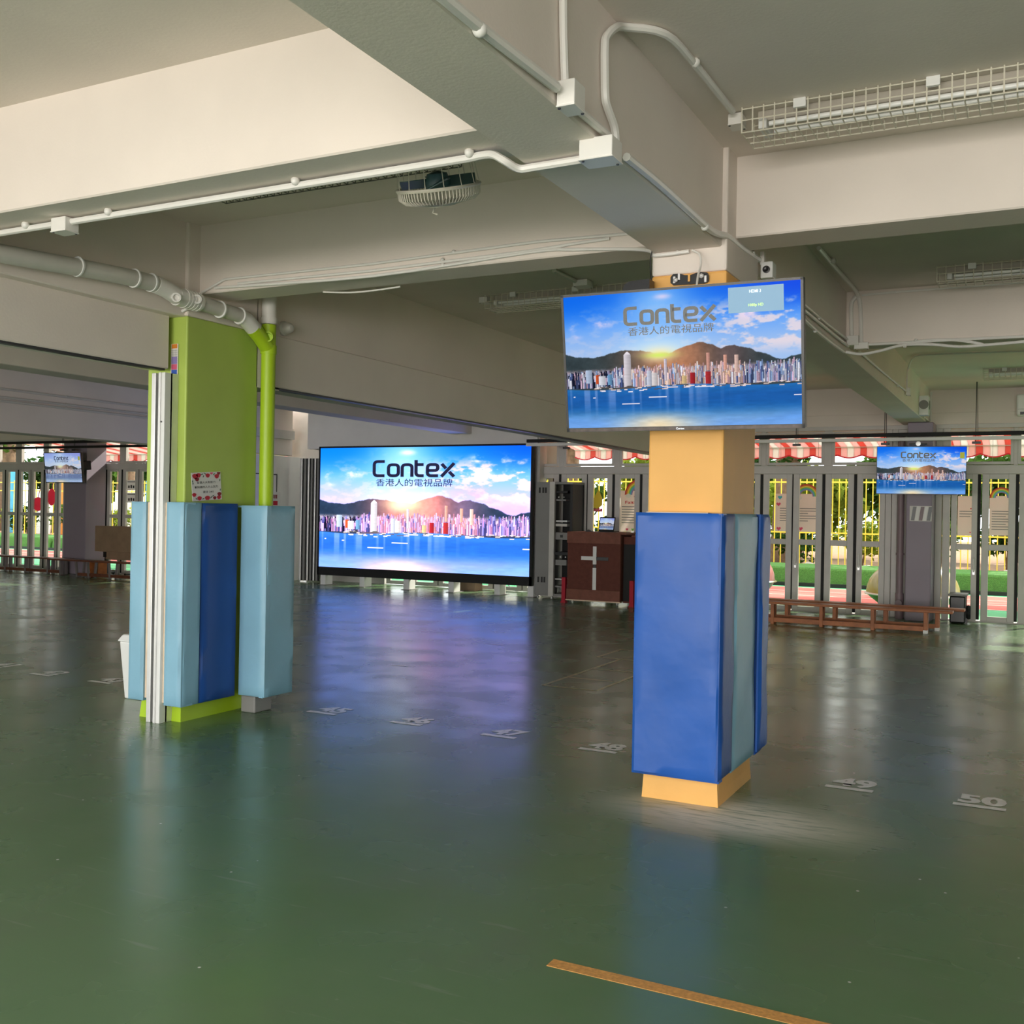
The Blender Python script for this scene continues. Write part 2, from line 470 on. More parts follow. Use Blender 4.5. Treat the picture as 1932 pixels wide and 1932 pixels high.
_text_cache = {}
def text_mesh(s, size=1.0, bold=0.0, align='LEFT'):
    cu = bpy.data.curves.new('lettering', 'FONT')
    cu.body = s; cu.size = size; cu.offset = bold; cu.align_x = align; cu.resolution_u = 3
    ob = bpy.data.objects.new('lettering', cu); COL.objects.link(ob)
    dg = bpy.context.evaluated_depsgraph_get(); dg.update()
    ev = ob.evaluated_get(dg)
    me = bpy.data.meshes.new_from_object(ev)
    bpy.data.objects.remove(ob, do_unlink=True); bpy.data.curves.remove(cu)
    return me
def text_on(name, s, m, parent, origin, u, v, width=None, height=None, bold=0.0, local=False, up=None):
    """flat lettering: origin = lower left corner, u = reading direction, v = up direction; fitted to width x height"""
    me = text_mesh(s, 1.0, bold)
    n = len(me.vertices)
    co = np.zeros(n * 3); me.vertices.foreach_get('co', co); co = co.reshape(-1, 3)
    if n == 0: return None
    mn, mx = co.min(0), co.max(0)
    sx = (width / (mx[0] - mn[0])) if width else None
    sy = (height / (mx[1] - mn[1])) if height else None
    sx = sx or sy; sy = sy or sx
    u, v, origin = np.array(Vector(u).normalized()), np.array(Vector(v).normalized()), np.array(origin)
    off = np.array(world_loc(parent)) if (parent is not None and not local) else 0
    P = origin + np.outer((co[:, 0] - mn[0]) * sx, u) + np.outer((co[:, 1] - mn[1]) * sy, v) - off
    me.vertices.foreach_set('co', P.ravel()); me.update()
    me.name = name
    me.materials.clear()
    return finish(name, me, m, parent)

def strip2d(pts, w, closed=False):
    """mitred 2-D stroke -> list of (outer, inner) pairs"""
    P = [np.array(p, float) for p in pts]; n = len(P); out = []
    for i in range(n):
        a = P[i - 1] if (i > 0 or closed) else None
        c = P[(i + 1) % n] if (i < n - 1 or closed) else None
        d1 = (P[i] - a) / np.linalg.norm(P[i] - a) if a is not None else None
        d2 = (c - P[i]) / np.linalg.norm(c - P[i]) if c is not None else None
        if d1 is None: d1 = d2
        if d2 is None: d2 = d1
        n1 = np.array([-d1[1], d1[0]]); n2 = np.array([-d2[1], d2[0]])
        m = n1 + n2; m /= max(m @ m / 2, 0.3) if False else np.linalg.norm(m)
        k = w / 2 / max(m @ n1, 0.4)
        out.append((P[i] + m * k, P[i] - m * k))
    return out

# ------------------------------------------------------------------ the skyline picture for the screens
def vnoise(W, H, fx, fy, seed):
    r = np.random.RandomState(seed); g = r.rand(int(fy) + 3, int(fx) + 3)
    y = np.linspace(0, fy, H); x = np.linspace(0, fx, W)
    yi, xi = y.astype(int), x.astype(int); ty, tx = y - yi, x - xi
    ty, tx = (ty * ty * (3 - 2 * ty))[:, None], (tx * tx * (3 - 2 * tx))[None]
    a = g[np.ix_(yi, xi)]; b = g[np.ix_(yi, xi + 1)]; c = g[np.ix_(yi + 1, xi)]; d = g[np.ix_(yi + 1, xi + 1)]
    return (a * (1 - tx) + b * tx) * (1 - ty) + (c * (1 - tx) + d * tx) * ty
def fbm(W, H, fx, fy, seed, octv=5):
    s = 0; a = 0.5; t = 0
    for k in range(octv):
        s = s + a * vnoise(W, H, fx * 2 ** k, fy * 2 ** k, seed + k); t += a; a *= 0.55
    return s / t
def skyline_picture(W, H, pink):
    U, Vv = np.meshgrid(np.linspace(0, 1, W), np.linspace(0, 1, H))
    def sm(x, a, b):
        t = np.clip((x - a) / (b - a), 0, 1); return t * t * (3 - 2 * t)
    def mix(img, c, k): return img * (1 - k[..., None]) + np.array(c) * k[..., None]
    img = np.zeros((H, W, 3)); img[:] = (0.03, 0.40, 0.92)
    img = mix(img, (0.42, 0.66, 0.98), sm(Vv, -0.02, 0.28) * 0.9)
    img = mix(img, (0.72, 0.66, 0.95) if pink else (0.66, 0.77, 0.93), sm(Vv, 0.18, 0.46) * 0.9)
    img = mix(img, (0.03, 0.28, 0.90), sm(U, 0.62, 1.0) * sm(Vv, 0.26, 0.0) * 0.85); img = mix(img, (0.02, 0.42, 0.93), sm(U, 0.32, 0.02) * sm(Vv, 0.30, 0.0) * 0.7)
    img = mix(img, (0.60, 0.80, 0.99), np.exp(-((U - 0.42) / 0.15) ** 2 - ((Vv - 0.10) / 0.22) ** 2) * 0.75)
    cl = fbm(W, H, 7, 6, 3); cl2 = fbm(W, H, 14, 12, 31)
    side = 0.25 + 0.75 * sm(U, 0.45, 0.8)
    band = sm(Vv, 0.05, 0.2) * sm(Vv, 0.52, 0.40)
    cl3 = fbm(W, H, 26, 34, 91, 4)
    k = sm(cl * 0.25 + cl2 * 0.35 + cl3 * 0.40, 0.455, 0.585) * band * side
    img = mix(img, (0.95, 0.76, 0.93) if pink else (0.93, 0.86, 0.88), k * (0.95 if pink else 0.85))
    if pink: img = mix(img, (0.80, 0.60, 0.90), sm(cl, .42, .62) * sm(Vv, .26, .42) * sm(U, .30, .7) * .6)
    for (cu, cv, su, sv, a) in ((0.04, 0.23, .02, .035, .8), (0.17, 0.215, .045, .028, .75), (0.06, .30, .02, .02, .5), (.44, .045, .035, .02, .7), (.30, .05, .03, .03, .45), (.77, .10, .03, .03, .9), (.86, .10, .03, .03, .9), (.93, .17, .03, .03, .85), (.79, .21, .04, .03, .7)):
        k = np.exp(-((U - cu) / su) ** 2 - ((Vv - cv) / sv) ** 2) * sm(cl2, 0.34, 0.6) * a
        img = mix(img, (0.96, 0.86, 0.95), k)
    glow = np.exp(-((U - 0.42) / 0.16) ** 2 - ((Vv - 0.455) / 0.13) ** 2)
    img = mix(img, (0.80, 0.93, 1.0), glow * 0.85)
    # mountains
    ml = np.interp(U[0], [0, .05, .10, .16, .22, .27, .33, .38, .45, .50], [.43, .455, .47, .46, .435, .42, .43, .445, .46, .48])
    mr = np.interp(U[0], [.40, .46, .50, .55, .585, .61, .64, .68, .705, .735, .78, .84, .90, .925, .96, 1.0], [.50, .46, .435, .41, .395, .393, .41, .445, .43, .425, .445, .485, .525, .548, .52, .51])
    jag = (fbm(W, 1, 40, 1, 77)[0] - .5) * .02
    top = np.minimum(np.where(U[0] < .5, ml, 9), np.where(U[0] > .40, mr, 9)) + jag
    mk = sm(Vv - top[None], -0.004, 0.004) * (Vv < 0.75)
    warm = np.exp(-((U - 0.48) / 0.19) ** 2)
    mc = np.zeros((H, W, 3)); mc[:] = (0.13, 0.19, 0.28) if pink else (0.20, 0.25, 0.27)
    mc = mix(mc, (0.98, 0.55, 0.50) if pink else (0.72, 0.47, 0.34), warm * 0.95)
    mc = mix(mc, (0.45, 0.36, 0.50) if pink else (0.42, 0.32, 0.33), np.exp(-((U - .72) / .08) ** 2) * 0.5)
    mc *= (0.8 + 0.4 * fbm(W, H, 30, 20, 9))[..., None]
    img = img * (1 - mk[..., None]) + mc * mk[..., None]
    sunk = np.exp(-((U - 0.42) / 0.075) ** 2 - ((Vv - 0.465) / 0.055) ** 2)
    img = mix(img, (1.0, 0.93, 0.72), sunk * 0.95)
    if not pink: img = mix(img, (0.75, 0.95, 0.25), np.exp(-((U - 0.42) / 0.06) ** 2 - ((Vv - 0.47) / 0.02) ** 2) * 0.6)
    # city
    r = np.random.RandomState(5)
    shore = 0.69 + 0.012 * np.sin(U[0] * 9)
    blk = np.repeat(np.repeat(r.rand(H // 6 + 1, W // 3 + 1), 6, 0), 3, 1)[:H, :W]
    tint = np.repeat(np.repeat(r.rand(H // 6 + 1, W // 3 + 1), 6, 0), 3, 1)[:H, :W]
    fill = sm(Vv, .545, .585) * (Vv < .70)
    cc = (np.array((.98, .80, .80)) * tint[..., None] + np.array((.74, .76, .90)) * (1 - tint[..., None])) * (.5 + .6 * blk[..., None])
    img = img * (1 - fill[..., None] * .8) + cc * fill[..., None] * .8
    pal_w = [(.95, .78, .76), (.88, .68, .66), (.98, .88, .84), (.80, .62, .62), (.75, .70, .74), (.93, .75, .62)]
    pal_c = [(.75, .80, .92), (.55, .65, .82), (.90, .90, .96), (.30, .36, .55), (.62, .58, .72), (.86, .72, .82)]
    for layer, (cnt, tmin, tmax, wmin, wmax) in enumerate(((300, .53, .61, .004, .007), (380, .56, .645, .004, .008), (320, .60, .68, .004, .009))):
        for _ in range(cnt):
            u0 = r.rand(); w = r.uniform(wmin, wmax); t = r.uniform(tmin, tmax)
            if u0 < 0.22: t = max(t, 0.565 + 0.03 * r.rand())
            if layer == 0 and .3 < u0 < .45: t = max(t, .54)
            pal = pal_w if abs(u0 - .52) < .26 and r.rand() < .7 else pal_c
            c = np.array(pal[r.randint(len(pal))]) * r.uniform(.80, 1.20)
            if u0 < .2 and r.rand() < .4: c = np.array((.10, .12, .22))
            if pink: c = c * np.array((1.04, .84, 1.04))
            i0, i1 = int(u0 * W), max(int((u0 + w) * W), int(u0 * W) + 2); j0 = int(t * H); j1 = int(0.70 * H)
            i1 = min(i1, W); sh = np.linspace(1.05, .72, max(i1 - i0, 1))[None, :, None]
            rows = 1 - 0.16 * (np.arange(j1 - j0) % 3 == 0)[:, None, None]
            img[j0:j1, i0:i1] = np.clip(c * sh * rows, 0, 1)
    for (u0, w, t, b, c) in ((.265, .030, .455, .70, (.90, .87, .90)), (.365, .020, .58, .705, (.84, .86, .93)), (.385, .027, .60, .71, (.93, .90, .90)), (.62, .013, .47, .60, (.90, .66, .60)), (.55, .022, .61, .70, (.72, .16, .20)), (.615, .022, .605, .70, (.74, .20, .22)), (.515, .02, .63, .70, (.93, .80, .58)), (.44, .012, .50, .66, (.9, .85, .9)), (.69, .015, .49, .6, (.95, .70, .62)), (.735, .015, .495, .62, (.95, .8, .75)), (.09, .03, .56, .66, (.75, .82, .93)), (.135, .02, .60, .67, (.85, .35, .18)), (.15, .03, .61, .68, (.92, .93, .97)), (.19, .02, .60, .68, (.45, .65, .82))):
        i0, i1, j0, j1 = int(u0 * W), int((u0 + w) * W), int(t * H), int(b * H)
        sh = np.linspace(1.0, .74, i1 - i0)[None, :, None]; rows = 1 - 0.12 * (np.arange(j1 - j0) % 3 == 0)[:, None, None]
        img[j0:j1, i0:i1] = np.array(c) * sh * rows
        if u0 == .265:
            for q in range(6):
                img[j0 - 6 + q, i0 + 6 - q:i1 - 6 + q] = np.array(c)
    # water
    wk = sm(Vv - (shore + .012)[None], -0.004, 0.004)
    wc = np.zeros((H, W, 3)); wc[:] = (0.20, 0.44, 0.84) if pink else (0.13, 0.42, 0.70)
    wc = mix(wc, (0.08, 0.30, 0.62), sm(Vv, .70, .78) * sm(Vv, .92, .80) * .5)
    refl = vnoise(W, 1, 60, 1, 12)[0]; refl = sm(refl, .5, .9)[None] * sm(Vv, .96, .74)
    wc = mix(wc, (0.62, 0.70, 0.92), refl * .45 * sm(U, .75, .5))
    wc = mix(wc, (0.74, 0.66, 0.95) if pink else (0.70, 0.80, 0.92), sm(Vv, .84, 1.0) * .8)
    wc = mix(wc, (0.35, 0.60, 0.95), sm(Vv + .10 * fbm(W, H, 5, 3, 50), .93, 1.02) * sm(np.abs(U - .42), .12, .3) * .6)
    wc = mix(wc, (1.0, 0.82, 0.80) if pink else (1.0, 0.90, 0.72), np.exp(-((U - .41) / .13) ** 2) * sm(Vv, .86, .99) * .9)
    wc *= (0.92 + 0.16 * fbm(W, H, 24, 70, 60))[..., None]
    img = img * (1 - wk[..., None]) + wc * wk[..., None]
    # shoreline, piers, boats
    for _ in range(90):
        u0, vv, l = r.uniform(.12, 1.0), .69 + r.uniform(-.004, .028), r.uniform(.008, .03)
        i0, j0 = int(u0 * W), int(vv * H); img[j0:j0 + 2, i0:i0 + max(2, int(l * W))] = r.choice([.95, .85, .35]) * np.array((1, .92, .9))
    for u0, vv, l in ((.23, .725, .02), (.28, .73, .02), (.33, .725, .02), (.16, .72, .02), (.57, .71, .08), (.37, .775, .08), (.25, .82, .08), (.03, .76, .008), (.12, .77, .012), (.97, .79, .03)):
        i0, j0 = int(u0 * W), int(vv * H); img[j0:j0 + 2, i0:min(W, i0 + max(2, int(l * W)))] = (.93, .92, .97)
    img = np.clip(img, 0, 1)
    return np.where(img <= .04045, img / 12.92, ((img + .055) / 1.055) ** 2.4)

def picture_mesh(name, pink, W=512, H=288):
    img = skyline_picture(W, H, pink)
    xs = np.linspace(-.5, .5, W); zs = np.linspace(.5, -.5, H)
    X, Z = np.meshgrid(xs, zs)
    co = np.stack([X, np.zeros_like(X), Z], -1).reshape(-1, 3)
    i = np.arange(W * H).reshape(H, W)
    q = np.stack([i[1:, :-1], i[1:, 1:], i[:-1, 1:], i[:-1, :-1]], -1).reshape(-1, 4)
    me = bpy.data.meshes.new(name)
    me.vertices.add(len(co)); me.vertices.foreach_set('co', co.ravel())
    me.loops.add(q.size); me.loops.foreach_set('vertex_index', q.ravel().astype(np.int32))
    me.polygons.add(len(q)); me.polygons.foreach_set('loop_start', np.arange(0, q.size, 4, dtype=np.int32))
    at = me.color_attributes.new('picture', 'FLOAT_COLOR', 'POINT')
    rgba = np.concatenate([img.reshape(-1, 3), np.ones((W * H, 1))], 1)
    at.data.foreach_set('color', rgba.ravel().astype(np.float32))
    me.update(); me.validate()
    return me
PIC_TV = picture_mesh('skyline_picture', False)
PIC_LED = picture_mesh('skyline_picture_pink', True)

def round_path(pts, rad, closed=False, n=5):
    out = []; P = [np.array(p, float) for p in pts]; m = len(P)
    for i in range(m):
        if not closed and i in (0, m - 1): out.append(P[i]); continue
        a, b, c = P[i - 1], P[i], P[(i + 1) % m]
        d1 = a - b; d2 = c - b; l = min(rad, np.linalg.norm(d1) * .48, np.linalg.norm(d2) * .48)
        s, e = b + d1 / np.linalg.norm(d1) * l, b + d2 / np.linalg.norm(d2) * l
        for k in range(n + 1):
            t = k / n; out.append(s * (1 - t) ** 2 + 2 * b * t * (1 - t) + e * t * t)
    return out
LOGO = [  # (x offset, strokes)
    (0.00, [([(.86, 1.30), (0, 1.30), (0, 0), (.86, 0)], False)]),
    (1.12, [([(.05, 1.0), (.85, 1.0), (.85, 0), (.05, 0)], True)]),
    (2.28, [([(0, -.1), (0, 1.0), (.78, 1.0), (.78, -.1)], False)]),
    (3.38, [([(0, 1.42), (0, 0), (.62, 0)], False), ([(0, 1.0), (.60, 1.0)], False)]),
    (4.22, [([(.06, .47), (.86, .47), (.86, 1.0), (.06, 1.0), (.06, 0), (.90, 0)], False)]),
    (5.36, [([(.0, -.08), (.98, 1.12)], False), ([(.02, 1.06), (.36, .64)], False), ([(.60, .36), (.98, -.08)], False)]),
]
def logo(name, m, parent, w, h, depth):
    """logo on a screen of size w x h lying in the local x-z plane"""
    mb = MB(); W = .383 * w; u = W / 6.34; u2 = .127 * h / 1.42
    for ox, strokes in LOGO:
        for pts, closed in strokes:
            pr = strip2d(round_path(pts, .30, closed) if len(pts) > 2 else pts, .27, closed)
            n = len(pr); rng_ = range(n) if closed else range(n - 1)
            for i in rng_:
                a, b = pr[i]; c, d = pr[(i + 1) % n]
                q = [((ox + p[0]) * u - .5 * w + .277 * w, depth, .5 * h - .232 * h + p[1] * u2) for p in (b, d, c, a)]
                mb.poly(q)
    return mb.build(name, m, parent, local=True)

# ================================================================== THE HALL
XL, XR, YB, YW = -30.0, 9.0, -1.5, 17.5
CEIL_L, CEIL_R = 3.68, 3.60
floor = structure(box('floor', 'floor', (XL, XR, YB, YW + 0.35, -0.12, 0.0), origin=(0, 0, 0)), 'dark green epoxy floor of the hall')
structure(box('ceiling', 'cream_paint', (XL, -1.77, YB, YW + 0.3, CEIL_L, 4.1)), 'cream ceiling slab over the bays beside the green column')
structure(box('ceiling', 'cream_paint', (-1.77, XR, YB, YW + 0.3, CEIL_R, 4.1)), 'cream ceiling slab over the bay with caged tube lights')

structure(box('wall_right', 'purple_paint', (XR, XR + .2, YB, YW + .3, 0, 4.1)), 'dark mauve side wall added to close the hall to sky light')  # unseen wall, added dark to keep sky light off the side faces
structure(box('wall_far_left', 'cream_paint', (XL - .2, XL, YB, YW + .3, 0, 4.1)), 'cream end wall of the hall')
structure(box('wall_rear', 'cream_paint', (4.0, XR, YB - .2, YB, 0, 4.1)), 'cream rear wall added to narrow the open side')  # unseen wall, its edge placed to limit daylight from the right
structure(box('wall_rear_left', 'cream_paint', (XL, -14.2, YB - .2, YB, 0, 4.1)), 'cream rear wall left of the open side')
def beam(dims, label):
    return structure(box('ceiling_beam', 'cream_paint', dims, bev=0.008, seg=1), label)
beam((-1.96, -1.57, YB, YW, 3.06, 3.9), 'long cream beam running over the orange column')
beam((-5.62, -1.96, 3.62, 3.96, 3.125, 3.9), 'cross beam carrying the conduit, ahead of the fan')
beam((-5.62, -1.96, 5.80, 6.10, 3.17, 3.9), 'cross beam between the green and the orange column')
beam((-1.57, XR, 5.72, 6.03, 3.147, 3.9), 'cross beam from the orange column under the caged light')
beam((-1.57, XR, 9.58, 9.88, 3.125, 3.9), 'cross beam with cables along its foot')
beam((-6.02, -5.64, YB, 17.3, 2.985, 3.9), 'long beam above the green column')
beam((-5.96, -5.735, YB, 5.63, 2.597, 3.0), 'bulkhead over the opening beside the green column')
beam((-5.96, -5.60, 6.55, 17.3, 2.575, 3.0), 'bulkhead running from the green column to the screen')
for y0, y1 in ((YB, 5.60), (6.60, 17.2)):
    structure(box('trim_1' if y0 < 0 else 'trim_2', 'dark_metal', (-5.80 if y0 < 0 else -5.68, -5.745 if y0 < 0 else -5.61, y0, y1, 2.582 if y0 < 0 else 2.56, 2.598 if y0 < 0 else 2.576)), 'dark shutter slot under the bulkhead')
beam((-10.1, -9.70, YB, 17.25, 3.04, 3.9), 'long beam hidden behind the bulkhead, lit violet')
beam((-14.75, -14.3, YB, 17.6, 2.68, 3.9), 'deep beam with conduits lit blue by the screen')

# ---- columns
def column(name, label, x0, x1, y0, y1, ztop, m, zpaint):
    t = thing(name, None, None, ((x0 + x1) / 2, (y0 + y1) / 2, 0))
    structure(t, label)
    box('painted_shaft', m, (x0, x1, y0, y1, 0, zpaint), t, 0.012)
    box('capital', 'cream_paint', (x0, x1, y0, y1, zpaint, ztop), t, 0.012)
    return t
orange = column('column', 'orange painted square column', -1.97, -1.54, 5.54, 6.24, 3.62, 'orange_paint', 2.93)
MB().quadbox([(-1.973, 5.53, 0), (-1.535, 5.53, 0), (-1.535, 6.25, 0), (-1.973, 6.25, 0), (-1.965, 5.537, .14), (-1.545, 5.537, .14), (-1.545, 6.245, .14), (-1.965, 6.245, .14)]).build('plinth', 'orange_paint', orange)
green = column('column', 'lime green painted column with a drain pipe', -6.0, -5.61, 5.68, 6.46, 3.75, 'green_paint', 2.99)
MB().quadbox([(-6.01, 5.665, 0), (-5.595, 5.665, 0), (-5.595, 6.48, 0), (-6.01, 6.48, 0), (-5.995, 5.675, .15), (-5.605, 5.675, .15), (-5.605, 6.465, .15), (-5.995, 6.465, .15)]).build('plinth', 'lime_paint', green)
MB().box(-6.0, -5.61, 6.44, 6.72, 2.55, 3.75).build('rear_ledge', 'cream_paint', green)

pillar_r = thing('wall_pillar', None, None, (-1.62, 17.1, 0)); structure(pillar_r, 'mauve pillar behind the wooden benches')
x0, x1 = at_y(1709, 1000, 16.95)[0], at_y(1758, 1000, 16.95)[0]
box('painted_shaft', 'purple_paint', (x0, x1, 16.95, 17.45, 0, 3.055), pillar_r, 0.015)
px0, px1 = at_y(120, 950, 16.15)[0], at_y(162, 950, 16.15)[0]
pillar_l = thing('wall_pillar', None, None, ((px0 + px1) / 2, 16.4, 0)); structure(pillar_l, 'mauve pillar carrying the small pale television')
box('painted_shaft', 'purple_paint', (px0, px1, 16.15, 16.70, 0, 2.95), pillar_l, 0.015)
box('capital', 'cream_paint', (px0, px1, 16.15, 16.70, 2.95, CEIL_L), pillar_l, 0.01)

# ---- upright shutter guide on the green column
guide = thing('shutter_guide', 'white aluminium shutter guide rail standing against the green column', 'guide rail', (-5.81, 5.58, 0))
gx0, gx1 = at_y(276, 1357, 5.55)[0], at_y(301, 1359, 5.55)[0]
w = gx1 - gx0
box('back_plate', 'aluminium', (gx0, gx1, 5.60, 5.68, 0, 2.56), guide, 0.003)
box('flange', 'aluminium', (gx0, gx0 + .30 * w, 5.545, 5.62, 0, 2.56), guide, 0.003)
box('slot', 'black_matte', (gx0 + .30 * w, gx0 + .50 * w, 5.575, 5.62, 0.0, 2.50), guide)
box('flange', 'white_plastic', (gx0 + .50 * w, gx1, 5.545, 5.62, 0, 2.56), guide, 0.003)
box('lip', 'aluminium', (gx0 + .66 * w, gx0 + .74 * w, 5.535, 5.55, 0, 2.56), guide, 0.001)
MB().lathe([(.006, 0), (.006, .004)], (gx0 + .8 * w, 5.544, 2.2), 8, (0, -1, 0)).build('screw', 'dark_metal', guide)

# ---- far wall, right of the screen: folding glass doors and transoms
WX0 = -8.5
structure(box('wall_back', 'cream_paint', (WX0, XR, YW, YW + .25, 3.02, 3.95)), 'cream wall band above the transom windows')
structure(box('trim_3', 'frame_grey', (WX0, XR, YW - .02, YW + .22, 2.284, 2.42), bev=.006), 'grey header rail between doors and transoms')
structure(box('trim_4', 'frame_grey', (WX0, XR, YW - .02, YW + .22, 2.99, 3.06), bev=.006), 'grey top rail above the transoms')
structure(box('trim_5', 'cream_paint', (WX0, XR, YW - .03, YW, 3.24, 3.26)), 'thin ledge line on the wall above the transoms')
structure(box('trim_6', 'frame_grey', (WX0, XR, YW - .02, YW + .2, -.02, .012)), 'door sill rail on the floor')
door_n = [0]; win_n = [0]
def leaf(x0, x1, Y, zs, handle=None, wide=False, label=None):
    """one glazed leaf of a folding door: zs = (bottom, glass bottom, mid low, mid high, glass top, top)"""
    door_n[0] += 1
    zb, gb, m0, m1, gt, zt = zs
    t = thing('door_%d' % door_n[0], None, None, ((x0 + x1) / 2, Y, zb)); structure(t, label or 'grey framed glass leaf of the folding doors')
    a = min(.105, (x1 - x0) * .19); x0 += .012; x1 -= (.036 if wide else .008)
    mb = MB(); y0, y1 = Y, Y + .06
    mb.box(x0, x0 + a, y0, y1, zb, zt).box(x1 - a, x1, y0, y1, zb, zt)
    mb.box(x0 + a, x1 - a, y0, y1, zb, gb).box(x0 + a, x1 - a, y0, y1, gt, zt).box(x0 + a, x1 - a, y0, y1, m0, m1)
    mb.build('frame', 'frame_grey', t, .004, 1)
    box('pane', 'glass', (x0 + a, x1 - a, Y + .028, Y + .034, m1, gt), t)
    box('pane', 'glass', (x0 + a, x1 - a, Y + .028, Y + .034, gb, m0), t)
    box('hinge_gap', 'black_matte', (x1 + .0005, x1 + (.044 if wide else .014), Y + .004, Y + .05, zb + .02, zt - .005), t)
    if handle:
        hx = x0 + a / 2 if handle == 'L' else x1 - a / 2
        MB().tube([(hx, Y - .005, .98), (hx, Y - .04, .97), (hx + .004, Y - .045, .86), (hx, Y - .04, .78), (hx, Y - .005, .77)], .012, 8).build('handle', 'white_plastic', t)
        MB().box(hx - .02, hx + .02, Y - .012, Y, .72, .80).build('lock_plate', 'aluminium', t, .003)
    return t
ZR = (0.012, 0.085, 1.105, 1.195, 2.205, 2.284)
LEAVES_R = [(1008, 1058, None), (1058, 1108, None), (1108, 1159, None), (1159, 1211, 'R'), (1211, 1268, None), (1268, 1325, None), (1325, 1382, None), (1382, 1439, None), (1439, 1496, None), (1496, 1556, 'L'), (1556, 1616, None), (1616, 1672, 'L'), (1794, 1850, 'R'), (1852, 1922, None), (1922, 1995, None)]
for a, b, h in LEAVES_R:
    leaf(at_y(a, 900, YW)[0], at_y(b, 900, YW)[0], YW, ZR, h, b in (1058, 1159, 1211, 1325, 1439, 1556, 1616, 1850, 1922))
def post(x0, x1, label):
    return structure(box('trim_%d' % (7 + win_n[0] + len([o for o in bpy.data.objects if o.name.startswith('trim_')])), 'frame_grey', (x0, x1, YW - .03, YW + .1, 0, 2.99), bev=.004), label)
post(at_y(1672, 900, YW)[0], at_y(1683, 900, YW)[0], 'grey door post beside the mauve drain pipe')
post(at_y(1684, 900, YW)[0], at_y(1694, 900, YW)[0], 'pale door jamb behind the mauve drain pipe')
post(at_y(1766, 900, YW)[0], at_y(1778, 900, YW)[0], 'grey door jamb beside the mauve pillar')
post(at_y(1780, 900, YW)[0], at_y(1793, 900, YW)[0], 'grey door post beside the glass leaf with the handle')
structure(box('wall_back_infill', 'frame_grey', (at_y(1690, 900, YW)[0], at_y(1772, 900, YW)[0], YW + .03, YW + .2, 0, 3.0)), 'grey infill panel behind the mauve pillar')

def transom(x0, x1, Y, z0, z1, label):
    win_n[0] += 1
    t = thing('window_%d' % win_n[0], None, None, ((x0 + x1) / 2, Y, z0)); structure(t, label)
    a = .045; mb = MB(); y0, y1 = Y, Y + .06
    X0, X1, Z0, Z1 = x0 - a, x1 + a, z0 - a, z1 + a * .8
    mb.box(X0, x0, y0, y1, Z0, Z1).box(x1, X1, y0, y1, Z0, Z1).box(x0, x1, y0, y1, Z0, z0).box(x0, x1, y0, y1, z1, Z1)
    mb.build('frame', 'frame_grey', t, .004, 1)
    box('pane', 'glass', (x0, x1, Y + .03, Y + .036, z0, z1), t)
    return t
TR = [(1000, 1050.7), (1068.7, 1154.6), (1174, 1262), (1282, 1362), (1380, 1432), (1450.7, 1550), (1575, 1680), (1793, 1907), (1927, 2040)]
prev = WX0
for a, b in TR:
    xa, xb = at_y(a, 840, YW)[0], at_y(b, 840, YW)[0]
    transom(xa, xb, YW, 2.475, 2.945, 'glazed transom window above the folding doors')
    structure(box('mullion', 'frame_grey', (prev, xa - .045, YW, YW + .12, 2.42, 2.99), bev=.004), 'grey mullion between the transom windows')
    prev = xb + .045

# ---- far wall, beyond the opening on the left
YL = 16.75
LX0, LX1 = XL, -14.75
structure(box('wall_left', 'cream_paint', (LX0, LX1, YL, YL + .25, 3.05, 3.95)), 'cream wall band above the left transoms')
structure(box('trim_30', 'frame_grey', (LX0, LX1, YL - .02, YL + .2, 2.366, 2.50), bev=.006), 'grey header rail above the left folding doors')
structure(box('trim_31', 'frame_grey', (LX0, LX1, YL - .02, YL + .2, 3.02, 3.08), bev=.006), 'grey top rail above the left transoms')
structure(box('trim_32', 'frame_grey', (LX0, LX1, YL - .02, YL + .2, -.02, .012)), 'sill rail of the left folding doors')
ZL = (0.012, 0.09, 1.27, 1.345, 2.315, 2.366)
for a, b in ((-62, -38), (-38, -14), (-14, 10.2), (10.2, 34.5), (34.5, 57.5), (57.5, 83.5), (83.5, 108.5), (108.5, 122), (176, 201), (201, 230.5), (230.5, 261), (261, 290), (290, 320), (320, 350)):
    leaf(at_y(a, 930, YL)[0], at_y(b, 930, YL)[0], YL, ZL, None, b in (10.2, 34.5, 83.5, 201, 230.5), label='grey framed glass leaf of the left folding doors')
structure(box('trim_33', 'frame_grey', (at_y(160, 930, YL)[0], at_y(176, 930, YL)[0], YL - .03, YL + .1, 0, 3.03), bev=.004), 'grey post beside the left mauve pillar')
prev = LX0
for a, b in ((-40, -8), (-1, 30), (41, 82), (92, 120), (178, 226), (238, 290), (300, 350)):
    xa, xb = at_y(a, 850, YL)[0], at_y(b, 850, YL)[0]
    transom(xa, xb, YL, 2.55, 3.0, 'glazed transom window above the left folding doors')
    structure(box('mullion', 'frame_grey', (prev, xa - .045, YL, YL + .12, 2.50, 3.02), bev=.004), 'grey mullion between the left transoms')
    prev = xb + .045

# ---- screen end: header wall, partition wall
structure(box('wall_header', 'white_paint', (-13.62, -8.30, 17.25, 17.6, 2.80, 3.95)), 'pale header wall above the big screen')
structure(box('wall_return', 'white_paint', (-14.75, -13.62, 17.99, 18.14, 2.3, 3.95)), 'pale wall corner beside the big screen')
structure(box('trim_40', 'frame_grey', (-8.36, -8.27, 17.3, 17.6, 0, 3.1), bev=.004), 'slim post beside the big screen')
structure(box('trim_41', 'pvc_grey', (-14.3, -14.2, 15.8, 17.55, 3.02, 3.20), bev=.004), 'cable trunking on the blue lit beam')
